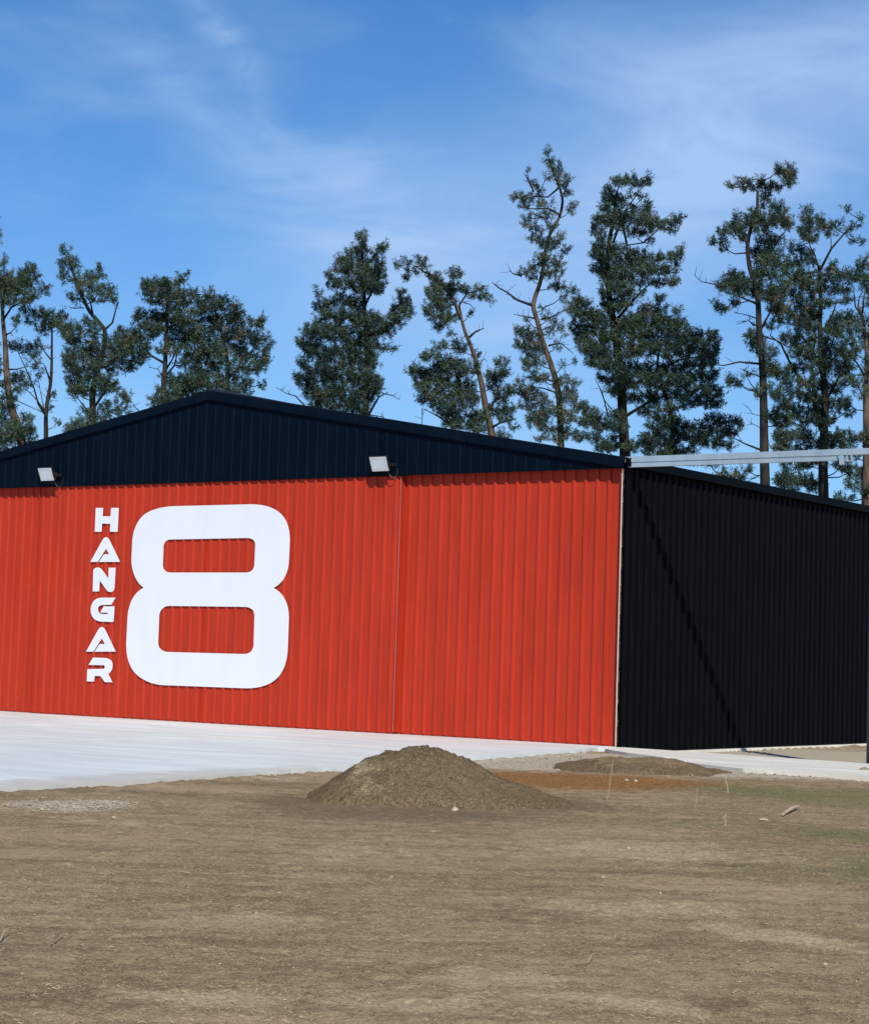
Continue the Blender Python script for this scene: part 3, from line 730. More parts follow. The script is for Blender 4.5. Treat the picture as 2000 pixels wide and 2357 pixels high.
def scatter(name, count, zonef, size, m, seed, kindlab, blade=False):
    r_ = np.random.default_rng(seed); vs = []; fs = []
    k = 0; tries = 0
    while k < count and tries < count * 8:
        tries += 1
        x, y = zonef(r_)
        a, b = un(x, y)
        if inpoly(np.array([a]), np.array([b]), SLAB)[0] or (b > -0.7): continue
        z = float(terrain_z(np.array([x]), np.array([y]))[0])
        base = len(vs)
        if blade:
            if fbm(np.array([x * 0.9]), np.array([y * 2.2]), 88, 3)[0] < r_.uniform(-0.25, 0.2): continue
            an_ = r_.uniform(0, 6.28); L = r_.uniform(*size); w = r_.uniform(0.0009, 0.0022); up = r_.uniform(0.0, 0.35)
            d = Vector((math.cos(an_), math.sin(an_), 0)); s_ = Vector((-d.y, d.x, 0)) * w
            p = Vector((x, y, z + 0.005)); e = p + d * L + Vector((0, 0, L * up)); mdl = (p + e) / 2 + Vector((0, 0, L * 0.12))
            t_ = Vector((0, 0, w))
            vs += [p - s_, p + s_, p + t_, mdl - s_, mdl + s_, mdl + t_, e]
            fs += [(base, base + 3, base + 5, base + 2), (base + 1, base + 2, base + 5, base + 4), (base, base + 1, base + 4, base + 3),
                   (base + 3, base + 6, base + 5), (base + 4, base + 5, base + 6), (base + 3, base + 4, base + 6)]
        else:
            s_ = size[0] * (size[1] / size[0]) ** (r_.random() ** 3.0)
            jit = lambda: s_ * r_.uniform(0.6, 1.1)
            if fbm(np.array([x * 1.3]), np.array([y * 1.3]), 77, 2)[0] < r_.uniform(-0.35, 0.1): continue
            vs += [Vector((x + jit(), y, z + s_ * .2)), Vector((x, y + jit(), z + s_ * .2)), Vector((x - jit(), y, z + s_ * .2)), Vector((x, y - jit(), z + s_ * .2)),
                   Vector((x + s_ * .2, y, z + jit() * .75)), Vector((x, y, z - s_ * .4))]
            for q_ in ((0, 1, 4), (1, 2, 4), (2, 3, 4), (3, 0, 4), (1, 0, 5), (2, 1, 5), (3, 2, 5), (0, 3, 5)): fs.append(tuple(base + i for i in q_))
        k += 1
    me_ = bpy.data.meshes.new(name); me_.from_pydata([tuple(v) for v in vs], [], fs); me_.update()
    tag(link(name, me_, m), kindlab[0], kindlab[1], kind='stuff')
def fan(y0, y1):
    def f_(r_):
        y = y0 * (y1 / y0) ** r_.random(); return r_.uniform(-0.26, 0.26) * y, y
    return f_
def around(lst):
    cs = [(gp(a, b, -0.06), rx, ry) for a, b, rx, ry in lst]
    def f_(r_):
        c, rx, ry = cs[r_.integers(len(cs))]; return c.x + r_.normal() * rx * 0.5, c.y + r_.normal() * ry * 0.5
    return f_
scatter('grit', 9000, fan(8, 34), (0.002, 0.011), CLOD, 1, ('crumbs of soil scattered over the yard', 'soil crumbs'))
scatter('gravel', 700, fan(8, 34), (0.003, 0.014), STONE, 2, ('pale grit scattered over the bare yard', 'gravel'))
scatter('rubble', 2600, around([(1200, 1752, 1.0, 2.0), (1330, 1742, 1.2, 1.6), (1740, 1781, 1.2, 1.0), (1870, 1784, 0.9, 0.9), (160, 1850, 0.8, 0.9), (100, 1858, 0.9, 0.7), (1600, 1768, 0.7, 0.7)]), (0.008, 0.034), RUBBLE, 3, ('broken pale stones in loose patches along the concrete edge', 'rubble'))
scatter('straw', 6500, fan(8, 30), (0.008, 0.038), STRAW, 4, ('dry straw littering the bare yard', 'straw'), True)
GRASSM = painted('thin_grass', (0.10, 0.115, 0.04), 0.7, 0.3)
scatter('grass', 5000, around([(1900, 1835, 2.0, 2.8), (1700, 1820, 1.0, 1.6), (1980, 1925, 0.7, 0.8), (1650, 1890, 2.0, 2.0), (1960, 2010, 1.0, 1.6)]), (0.02, 0.05), GRASSM, 5, ('thin short grass coming up on the right of the yard', 'grass'), True)

# ------------------------------------------------------------------ pines
PXM = lambda Yd: Yd / F
def pine(name, lab, Yd, trunk, wbase, clumps, limbs=(), bare=(), bk=None, tight=None, dead=0.06, dens=1.0, tone=0.4, seed=0, tuft=10.5, extra_trunks=()):
    """trunk: picture outline points bottom to top; every clump (x, y, rx, ry[, density]) gets its own depth round the trunk"""
    r_ = random.Random(seed * 13 + 5); nr = np.random.default_rng(seed + 900)
    px = PXM(Yd)
    t0 = atY(trunk[0][0], trunk[0][1], Yd)
    root = atY(trunk[0][0] + (trunk[0][0] - trunk[1][0]) * 0.4, trunk[0][1], Yd); root.z = -0.1
    e = empty('pine_tree', Matrix.Translation(Vector((root.x, Yd, -0.1))), label=lab, cat='tree', group='pines behind the hangar')
    O = Vector((root.x, Yd, -0.1))
    bm = bmesh.new()
    tp = [root - O] + [atY(x, y, Yd) - O for x, y in trunk]
    # smooth the trunk
    pts = []
    for i in range(len(tp) - 1):
        for j in range(4):
            pts.append(tp[i].lerp(tp[i + 1], j / 4))
    pts.append(tp[-1])
    for _ in range(2): pts = [pts[0]] + [(pts[i - 1] + pts[i] * 2 + pts[i + 1]) / 4 for i in range(1, len(pts) - 1)] + [pts[-1]]
    wy = [0.25 * fbm(np.array([p.z * 0.3]), np.array([seed * 3.3]), 8, 2)[0] for p in pts]
    pts = [p + Vector((0, w_ * 1.5, 0)) for p, w_ in zip(pts, wy)]
    ztop = pts[-1].z; zvis = tp[1].z
    def trad(z): return max(0.022, wbase * px * 0.5 * (1.0 - 0.80 * max(0, (z - zvis)) / max(1, ztop - zvis)) + 0.012)
    tube(bm, pts, [trad(p.z) for p in pts], 10)
    for et in extra_trunks:
        ep = [atY(x, y, Yd) - O + Vector((0, r_.uniform(-.5, .5), 0)) for x, y in et[1:]]
        tube(bm, ep, [max(0.02, et[0] * px * 0.5 * (1 - 0.75 * i / max(1, len(ep) - 1))) for i in range(len(ep))], 8)
    frombm('trunk', bm, bk or BARK, e, True)
    # limbs to clumps
    bm = bmesh.new()
    nodes = list(pts)
    allpts, ups, tones, sizes = [], [], [], []
    xs_c = [c[0] for c in clumps]; span = (max(xs_c) - min(xs_c)) if clumps else 50
    for lim in limbs:
        lp = [atY(x, y, Yd) - O + Vector((0, r_.uniform(-.35, .35) * (i > 0), 0)) for i, (x, y) in enumerate(lim[1:])]
        tube(bm, lp, [max(0.012, lim[0] * px * 0.5 * (1 - 0.7 * i / max(1, len(lp) - 1))) for i in range(len(lp))], 6)
        nodes += lp[1:]
    for lim in bare:
        lp = [atY(x, y, Yd) - O + Vector((0, r_.uniform(-.3, .3) * (i > 0), 0)) for i, (x, y) in enumerate(lim[1:])]
        tube(bm, lp, [max(0.010, lim[0] * px * 0.5 * (1 - 0.75 * i / max(1, len(lp) - 1))) for i in range(len(lp))], 5)
        for i in range(1, len(lp)):
            for _ in range(2):
                t = r_.random(); p = lp[i - 1].lerp(lp[i], t)
                d = Vector((r_.uniform(-1, 1), r_.uniform(-1, 1), r_.uniform(-.3, 1))).normalized() * r_.uniform(0.15, 0.5)
                tube(bm, [p, p + d], [0.012, 0.006], 4)
    base_nodes = list(nodes)
    def dist0(c):
        q0 = atY(c[0], c[1], Yd) - O
        return min((Vector((p.x, 0, p.z)) - Vector((q0.x, 0, q0.z))).length for p in base_nodes)
    for c in sorted(clumps, key=dist0):
        cx_, cy_, rx, ry = c[:4]; dn = c[4] if len(c) > 4 else 1.0
        dz = r_.uniform(-1, 1 if tight is None else tight) * min(span * 0.30, 55) * px
        ctr = atY(cx_, cy_, Yd) - O + Vector((0, dz, 0))
        Rx, Rz = rx * px, ry * px; Ry = (Rx + Rz) * 0.55
        # nearest trunk node below the clump
        best = min(nodes, key=lambda p: (p - ctr).length + (0.8 * max(0, p.z - ctr.z + 0.2)))
        L = (best - ctr).length
        mid = best.lerp(ctr, 0.55) - Vector((0, 0, 0.10 * L))
        rr = 0.012 + 0.016 * L
        nodes.append(ctr)
        tube(bm, [best, mid, ctr], [rr, rr * 0.75, rr * 0.45], 5)
        area = math.pi * rx * ry
        cnt = max(4, int(area / 44.0 * dens * min(1, dn + 0.12)))
        ct = min(1, max(0, tone + r_.gauss(0, 0.16)))
        for i in range(cnt):
            # shell-biased position in the ellipsoid
            while True:
                v = Vector((r_.uniform(-1, 1), r_.uniform(-1, 1), r_.uniform(-1, 1)))
                if 0.12 < v.length <= 1: break
            v = v.normalized() * v.length ** 0.6
            p = ctr + Vector((v.x * Rx, v.y * Ry, v.z * Rz))
            if i % 5 == 0: tube(bm, [ctr.lerp(best, 0.15), ctr.lerp(p, 0.55) - Vector((0, 0, 0.03)), p], [0.012, 0.008, 0.004], 3, False)
            up = (Vector((v.x, v.y, v.z * 0.6)) * 0.8 + Vector((0, 0, 0.75))).normalized()
            allpts.append(p); ups.append(up)
            tn = 0.93 + 0.1 * r_.random() if r_.random() < dead else min(0.8, max(0, ct + r_.gauss(0, 0.13)))
            tones.append(tn); sizes.append(tuft * px * r_.uniform(0.75, 1.3))
    frombm('branches', bm, BARK, e, True)
    # needle tufts: fans of thin needles round every shoot, one crown mesh
    K = 42
    nT = len(allpts)
    Pt = np.array([tuple(p) for p in allpts]); Upv = np.array([tuple(p) for p in ups]); Sz = np.array(sizes); Tn = np.array(tones)
    dirs = nr.normal(size=(nT, K, 3)); dirs /= np.linalg.norm(dirs, axis=2, keepdims=True)
    dirs = dirs * 0.95 + Upv[:, None, :] * 0.60
    dirs /= np.linalg.norm(dirs, axis=2, keepdims=True)
    L_ = Sz[:, None] * nr.uniform(0.55, 1.15, (nT, K))
    side = np.cross(dirs, nr.normal(size=(nT, K, 3))); side /= np.linalg.norm(side, axis=2, keepdims=True)
    w = L_ * nr.uniform(0.045, 0.085, (nT, K))
    P0 = Pt[:, None, :] + (Upv + nr.normal(size=(nT, 3)) * 0.35)[:, None, :] * (Sz[:, None] * nr.uniform(-0.7, 0.8, (nT, K)))[..., None]
    L_ = L_ * 0.85
    base = P0 + dirs * (L_ * 0.05)[..., None]
    midp = P0 + dirs * (L_ * 0.5)[..., None]
    tip = P0 + dirs * L_[..., None] + np.array([0, 0, -0.02])
    V = np.stack([base, midp + side * w[..., None], tip, midp - side * w[..., None]], 2).reshape(-1, 3)
    nq = nT * K
    me_ = bpy.data.meshes.new('crown')
    me_.vertices.add(len(V)); me_.vertices.foreach_set('co', V.ravel())
    me_.loops.add(nq * 4); me_.loops.foreach_set('vertex_index', np.arange(nq * 4))
    me_.polygons.add(nq); me_.polygons.foreach_set('loop_start', np.arange(0, nq * 4, 4)); me_.update()
    tt = np.repeat(np.clip(Tn, 0, 1.03), K * 4)
    setattr_pt(me_, 'tone', tt)
    link('crown', me_, NEED, e)
    return e

pine('t0', 'pine mostly outside the left edge, only its topmost shoots in view', 72, [(-70, 1040), (-60, 900), (-45, 760), (-35, 600), (-25, 500)], 24,
     [(-20, 505, 18, 22), (-8, 545, 9, 20), (-35, 560, 25, 25), (-40, 640, 45, 30), (-60, 700, 45, 30), (-50, 790, 45, 35)], seed=1)
pine('t1', 'leftmost pine with a bent brown trunk and a flat crown reaching right', 74,
     [(54, 1030), (46, 990), (30, 950), (20, 900), (14, 840), (10, 780), (5, 730), (6, 690), (14, 650)], 20,
     [(8, 603, 8, 14), (25, 640, 32, 22), (70, 635, 25, 18), (72, 618, 12, 16), (50, 660, 40, 22), (95, 665, 18, 14, .7), (10, 655, 30, 24), (45, 690, 40, 18), (85, 690, 18, 9, .6), (0, 690, 28, 18),
      (55, 725, 25, 20, .5), (45, 745, 12, 14, .5), (65, 712, 14, 14, .6), (-20, 660, 40, 30), (-30, 840, 35, 30), (5, 930, 35, 30), (-10, 990, 45, 35), (60, 985, 28, 26), (30, 1000, 30, 25), (75, 1010, 20, 16), (15, 1035, 30, 14), (45, 885, 16, 18, .6), (-5, 880, 22, 18)],
     limbs=[(6, (8, 735), (30, 710), (60, 690), (90, 685)), (5, (14, 770), (28, 768), (32, 775)), (5, (12, 850), (40, 852), (60, 842))], bare=[(4, (22, 910), (45, 925), (100, 950))], dead=0.04, bk=BARKB, seed=2)
pine('t2', 'thin half bare pine with forked stems right of the leftmost pine', 76,
     [(107, 1020), (106, 960), (110, 920), (118, 880), (119, 830), (119, 770), (118, 745)], 10,
     [(125, 735, 34, 22), (105, 755, 22, 16), (100, 728, 16, 14), (140, 750, 20, 16), (75, 800, 40, 14, .7), (85, 835, 22, 18, .6), (50, 800, 26, 12, .7), (95, 860, 12, 12, .5), (60, 880, 30, 14, .6), (120, 900, 8, 14, .4), (122, 940, 8, 16, .4), (128, 975, 6, 12, .4), (40, 870, 18, 12)],
     limbs=[(6, (107, 960), (88, 930), (75, 890), (62, 850), (45, 815)), (5, (118, 880), (112, 860), (104, 840)), (5, (106, 935), (122, 900), (126, 905))],
     bare=[(5, (106, 950), (85, 920), (60, 895)), (4, (119, 830), (95, 800), (80, 790)), (4, (106, 960), (100, 940), (85, 860)), (3, (107, 930), (112, 880), (104, 840))], dead=0.05, dens=0.9, seed=3)
pine('t3', 'pine with an open forked top above a dense crown, left of the bushy pine', 75,
     [(215, 985), (213, 930), (212, 900), (225, 850), (240, 800), (243, 760), (225, 738), (208, 720), (195, 695), (180, 660), (165, 620), (155, 580)], 15,
     [(155, 588, 9, 20, .8), (152, 610, 12, 20, .8), (165, 605, 12, 22, .8), (150, 640, 12, 18, .7), (180, 640, 20, 18, .7), (200, 630, 10, 9, .7), (227, 625, 15, 17, .8), (215, 650, 18, 18, .7), (205, 670, 28, 16, .8), (245, 670, 20, 16, .8), (185, 690, 22, 14, .6), (230, 685, 22, 18, .7), (165, 685, 8, 8, .6), (262, 685, 12, 16, .5), (240, 660, 12, 14, .6),
      (205, 760, 30, 22), (165, 770, 22, 20), (180, 800, 35, 25), (225, 800, 35, 28), (160, 830, 22, 25), (195, 845, 42, 30), (240, 845, 35, 28), (270, 790, 30, 22), (290, 790, 22, 16), (215, 890, 38, 28), (165, 868, 22, 20), (180, 900, 24, 16), (250, 890, 28, 20), (270, 830, 20, 20), (280, 925, 20, 26, .7), (255, 950, 28, 22, .7), (290, 960, 14, 18, .7), (180, 905, 20, 10), (200, 960, 25, 22, .6), (195, 985, 30, 14), (180, 990, 22, 14), (240, 980, 40, 16, .8), (155, 995, 14, 6), (150, 750, 18, 18, .8), (285, 810, 26, 16)],
     limbs=[(6, (243, 757), (258, 742), (270, 715), (273, 695)), (8, (215, 940), (245, 900), (270, 870)), (5, (213, 720), (205, 690), (185, 670))], bare=[(5, (213, 960), (190, 930), (170, 905)), (3, (193, 708), (172, 710), (158, 707))], dead=0.04, tone=.45, seed=4)
pine('t4', 'broad bushy pine behind the left slope of the roof, with a straight dark trunk', 77,
     [(374, 965), (376, 900), (380, 850), (382, 790), (384, 720), (386, 660)], 14,
     [(338, 655, 12, 10), (345, 668, 20, 16), (372, 660, 22, 16), (395, 665, 24, 18), (413, 640, 14, 12), (430, 640, 10, 6), (360, 690, 28, 18), (400, 700, 35, 22), (438, 672, 12, 12), (430, 695, 22, 16), (350, 728, 30, 16), (318, 735, 14, 12), (385, 735, 40, 22), (425, 735, 30, 22), (340, 770, 30, 18), (300, 778, 22, 14), (320, 800, 32, 20), (310, 830, 28, 20), (298, 848, 14, 12), (335, 825, 14, 12, .6), (360, 755, 25, 14), (410, 775, 35, 22), (440, 760, 25, 22), (380, 805, 18, 12, .8), (450, 800, 25, 25), (405, 805, 18, 14, .6), (430, 830, 25, 20, .9), (285, 770, 12, 9), (390, 870, 22, 14), (420, 880, 35, 20), (395, 905, 35, 20), (450, 880, 30, 22), (440, 915, 40, 20), (380, 930, 30, 18), (460, 860, 18, 18)],
     limbs=[(6, (377, 835), (350, 820), (325, 795), (312, 785)), (6, (382, 850), (398, 830), (410, 795)), (7, (378, 870), (400, 840), (412, 800))], bare=[(3, (375, 870), (365, 850), (345, 847)), (3, (372, 920), (360, 900), (358, 890)), (3, (325, 950), (312, 938), (308, 930))], dead=0.05, dens=1.3, tight=0.5, tone=.38, seed=5)
pine('t5', 'rounded open crowned pine directly behind the roof ridge', 78,
     [(524, 935), (522, 890), (526, 840), (515, 780), (500, 735), (492, 700)], 12,
     [(487, 685, 13, 12), (490, 705, 24, 16), (455, 695, 14, 12), (460, 715, 20, 18), (520, 700, 24, 16), (550, 722, 12, 14), (510, 730, 32, 18), (545, 740, 22, 16), (480, 745, 30, 18), (470, 780, 28, 20), (515, 770, 30, 18), (555, 765, 18, 14), (585, 750, 18, 12), (603, 738, 9, 11), (608, 755, 10, 10), (575, 780, 30, 18, .8), (605, 790, 20, 20, .8), (540, 795, 28, 16, .8), (495, 805, 30, 20), (460, 820, 24, 20), (520, 830, 28, 18, .8), (560, 820, 28, 16, .7), (600, 820, 18, 18, .7), (615, 835, 10, 12, .8), (480, 850, 30, 18), (530, 865, 25, 16, .8), (570, 850, 28, 18, .8), (600, 850, 14, 16, .7), (603, 882, 8, 9), (560, 885, 25, 16, .8), (490, 885, 32, 18, .9), (530, 905, 28, 16), (470, 905, 20, 16), (570, 905, 16, 10, .7)],
     limbs=[(7, (522, 895), (500, 860), (480, 820)), (7, (524, 870), (555, 850), (575, 820), (590, 790)), (5, (515, 790), (540, 765), (560, 745)), (5, (524, 890), (480, 890), (470, 870))], dead=0.05, dens=1.25, tight=0.5, tone=.33, seed=6)
pine('t6', 'dense dark pine with a stepped conical crown, in the middle of the picture', 74,
     [(840, 975), (842, 920), (845, 850), (846, 780), (838, 720), (838, 650), (834, 590), (832, 555)], 16,
     [(833, 552, 12, 15), (832, 578, 16, 16), (803, 588, 13, 16), (800, 610, 16, 12), (783, 605, 9, 11), (840, 605, 20, 16), (865, 585, 9, 12), (885, 563, 8, 9), (882, 580, 10, 10), (873, 610, 10, 20, .9), (785, 630, 16, 10), (810, 628, 22, 16), (850, 635, 26, 18), (873, 635, 16, 22), (762, 640, 9, 10), (768, 658, 14, 12), (795, 660, 25, 14), (835, 665, 30, 18), (870, 668, 20, 14), (790, 690, 25, 14), (820, 700, 25, 14), (735, 683, 9, 9), (736, 705, 12, 14), (755, 705, 16, 14), (740, 735, 16, 14), (770, 730, 22, 16), (800, 735, 28, 16), (840, 730, 25, 18), (838, 755, 28, 16),
      (868, 735, 14, 14), (862, 760, 24, 14), (893, 745, 14, 12), (905, 725, 12, 14, .9), (923, 670, 10, 9), (925, 690, 14, 12), (938, 705, 10, 10), (918, 715, 14, 14, .9), (938, 730, 12, 14, .9), (915, 745, 16, 12, .9), (895, 765, 20, 12, .8), (885, 800, 12, 14, .6), (905, 805, 8, 6, .5), (707, 768, 13, 11), (697, 785, 15, 14), (712, 800, 20, 18), (740, 775, 24, 20), (775, 770, 28, 22), (815, 780, 30, 20), (850, 790, 22, 18), (740, 820, 35, 22), (785, 815, 35, 24), (830, 825, 32, 24), (858, 830, 14, 20, .8), (703, 840, 14, 12), (690, 865, 12, 10), (705, 880, 20, 16), (740, 865, 32, 22), (785, 865, 38, 24), (830, 870, 30, 22), (860, 880, 16, 16), (870, 895, 12, 12), (715, 905, 18, 14), (750, 905, 32, 20), (795, 910, 38, 22), (840, 910, 28, 20), (735, 930, 25, 14), (785, 940, 38, 16), (830, 945, 25, 16), (862, 900, 14, 12)],
     limbs=[(7, (845, 780), (870, 760), (900, 745), (920, 700)), (8, (832, 720), (845, 690), (872, 640), (882, 580)), (7, (842, 930), (870, 900), (885, 880)), (7, (845, 960), (872, 915), (893, 903)), (4, (846, 775), (848, 850), (846, 900))],
     bare=[(4, (700, 932), (680, 912), (660, 905), (636, 892)), (3, (880, 905), (905, 912), (920, 920)), (3, (850, 955), (880, 960), (895, 975))], dead=0.015, dens=1.6, tight=0.3, tone=.33, seed=7)
pine('t7', 'wind broken pine with a long brown trunk leaning left over two clumps', 73,
     [(1136, 1020), (1128, 980), (1118, 940), (1110, 890), (1098, 840), (1085, 800), (1070, 765), (1062, 735), (1055, 712), (1042, 690)], 17,
     [(920, 614, 12, 5), (938, 614, 10, 6), (935, 642, 10, 7), (940, 630, 6, 6), (970, 608, 11, 10), (978, 622, 8, 7, .7), (963, 628, 8, 6, .6), (998, 637, 14, 12), (1005, 655, 14, 14), (1000, 680, 18, 16), (1045, 640, 16, 12), (1050, 660, 18, 12), (1025, 665, 18, 14), (1025, 690, 24, 16), (985, 720, 13, 12), (1000, 705, 18, 14), (995, 738, 12, 8), (1020, 725, 20, 14, .8), (1010, 752, 14, 12, .8), (1035, 745, 14, 14, .6), (1085, 678, 12, 7, .7), (1103, 670, 10, 8, .7), (1115, 683, 12, 8, .7), (1128, 690, 8, 8, .7), (1080, 727, 6, 5, .5), (1070, 665, 12, 8, .7), (1035, 775, 14, 6, .5),
      (1012, 802, 13, 10), (1060, 805, 18, 14), (1095, 815, 8, 10), (990, 825, 22, 12), (1025, 835, 30, 18), (960, 850, 18, 14), (945, 860, 10, 8), (975, 870, 22, 16), (1010, 865, 30, 22), (1050, 850, 30, 20), (1085, 850, 14, 14), (1030, 895, 35, 22), (975, 895, 20, 14), (1070, 890, 25, 22), (990, 920, 28, 16), (1040, 930, 32, 22), (1080, 930, 22, 18), (1060, 965, 38, 18), (1020, 950, 22, 14), (1100, 960, 18, 16), (1095, 985, 28, 14), (1040, 985, 25, 10), (1155, 843, 16, 10), (1148, 862, 20, 14), (1165, 855, 10, 12), (1130, 868, 12, 12), (1135, 885, 16, 12), (1162, 905, 20, 9, .9), (1175, 900, 10, 8), (1150, 915, 18, 10, .8), (1145, 945, 20, 16, .8), (1170, 945, 22, 12, .7), (1165, 965, 18, 10, .7), (1185, 985, 12, 8, .5), (1155, 1000, 12, 9), (1165, 1010, 10, 7)],
     limbs=[(9, (1060, 735), (1045, 690), (1020, 655), (990, 635), (975, 625), (958, 608), (948, 615)), (7, (1062, 735), (1057, 700), (1075, 675), (1105, 670)), (9, (1055, 720), (1035, 735), (1020, 745)), (7, (1120, 950), (1140, 920), (1150, 880)), (7, (1130, 985), (1150, 975), (1180, 965))],
     bare=[(7, (1078, 778), (1095, 762), (1114, 757)), (4, (1062, 790), (1045, 786), (1030, 783)), (6, (1045, 985), (1010, 960), (975, 942)), (5, (1050, 965), (1005, 935), (975, 905)), (3, (1100, 845), (1110, 830), (1116, 825)), (3, (972, 940), (972, 960), (970, 985)), (3, (1065, 695), (1082, 700), (1095, 715))], dead=0.04, dens=1.5, tight=0.4, tone=.36, bk=BARKB, seed=8)
pine('t8', 'tall thin ragged pine with a crooked pale trunk and stub branches', 75,
     [(1292, 1035), (1290, 970), (1286, 900), (1272, 850), (1254, 801), (1243, 765), (1236, 735), (1226, 705), (1232, 680), (1242, 655), (1250, 620), (1254, 585), (1262, 545), (1275, 520), (1290, 495), (1296, 460), (1288, 430), (1275, 400), (1262, 365)], 15,
     [(1260, 355, 6, 9), (1262, 372, 10, 12, .6), (1278, 385, 10, 14, .6), (1270, 400, 12, 12, .5), (1290, 405, 12, 16, .5), (1256, 412, 10, 8, .5), (1212, 402, 6, 8, .5), (1220, 420, 8, 6, .5), (1240, 425, 14, 9, .5), (1240, 445, 12, 10, .6), (1285, 430, 18, 14, .5), (1310, 410, 8, 8, .4), (1302, 445, 12, 12, .5), (1320, 475, 10, 10, .6), (1308, 490, 12, 8, .5), (1184, 457, 8, 9), (1198, 462, 12, 10), (1218, 452, 14, 9, .8), (1208, 478, 12, 12, .7), (1260, 465, 18, 10, .4), (1235, 475, 14, 12, .4), (1212, 505, 12, 10, .5), (1205, 525, 8, 10, .6), (1230, 520, 16, 12, .7), (1250, 505, 16, 12, .5), (1270, 500, 14, 8, .4), (1240, 545, 16, 12, .6), (1262, 530, 14, 12, .6), (1282, 560, 16, 14, .7), (1260, 570, 18, 14, .8), (1302, 575, 12, 10, .7), (1245, 565, 12, 10, .7), (1228, 550, 12, 8, .6),
      (1240, 600, 14, 12), (1265, 605, 22, 14, .8), (1290, 600, 12, 14, .7), (1230, 618, 14, 9), (1205, 630, 16, 6, .9), (1220, 640, 14, 8, .8), (1250, 635, 18, 12), (1280, 635, 18, 12, .8), (1272, 658, 14, 12, .8), (1298, 660, 14, 8, .7), (1312, 672, 12, 10, .7), (1292, 685, 12, 8, .5), (1300, 698, 10, 7, .5), (1300, 718, 6, 4, .8), (1253, 708, 12, 5, .6), (1215, 745, 8, 5), (1262, 735, 16, 9, .6), (1280, 750, 16, 12, .5), (1293, 775, 10, 10, .4), (1262, 765, 14, 12, .4), (1190, 765, 12, 10), (1212, 768, 18, 14), (1232, 778, 18, 16), (1196, 795, 14, 12), (1220, 800, 24, 16), (1243, 805, 12, 14), (1212, 825, 14, 12), (1235, 835, 16, 14), (1212, 850, 14, 10), (1228, 868, 16, 14), (1245, 875, 14, 12, .8), (1280, 800, 10, 18, .3), (1292, 845, 5, 14, .5), (1318, 838, 5, 5), (1193, 888, 12, 10), (1200, 905, 16, 12), (1225, 905, 20, 16), (1300, 880, 16, 12), (1282, 880, 12, 12), (1326, 878, 8, 9), (1318, 900, 12, 12), (1215, 930, 22, 14), (1250, 925, 20, 14), (1300, 915, 22, 16), (1240, 955, 28, 18), (1280, 950, 22, 16), (1320, 940, 12, 18, .7), (1300, 965, 22, 14), (1230, 975, 20, 14), (1260, 985, 28, 14), (1250, 1010, 18, 10, .7), (1308, 1000, 22, 14), (1330, 1010, 16, 12), (1280, 1015, 12, 10, .6)],
     limbs=[(6, (1290, 495), (1262, 478), (1235, 482), (1212, 475)), (5, (1288, 430), (1262, 450), (1230, 452), (1195, 460)), (5, (1290, 450), (1300, 440), (1310, 410)), (5, (1250, 500), (1235, 490), (1215, 480)), (5, (1254, 600), (1230, 610), (1205, 635), (1180, 632))],
     bare=[(7, (1226, 703), (1190, 690), (1165, 672), (1150, 660), (1132, 649)), (5, (1226, 700), (1205, 695), (1182, 690)), (5, (1234, 733), (1205, 728), (1182, 723)), (5, (1245, 735), (1272, 725), (1298, 715)), (5, (1262, 795), (1290, 790), (1320, 812)), (5, (1283, 880), (1245, 872), (1200, 868)), (5, (1285, 905), (1250, 892), (1215, 890)), (4, (1200, 635), (1180, 625), (1173, 618)), (3, (1245, 760), (1275, 745), (1285, 720)), (4, (1228, 440), (1215, 415), (1207, 397))], dead=0.16, dens=1.6, tight=0.2, tone=.46, bk=BARKB, seed=9, tuft=9.0)
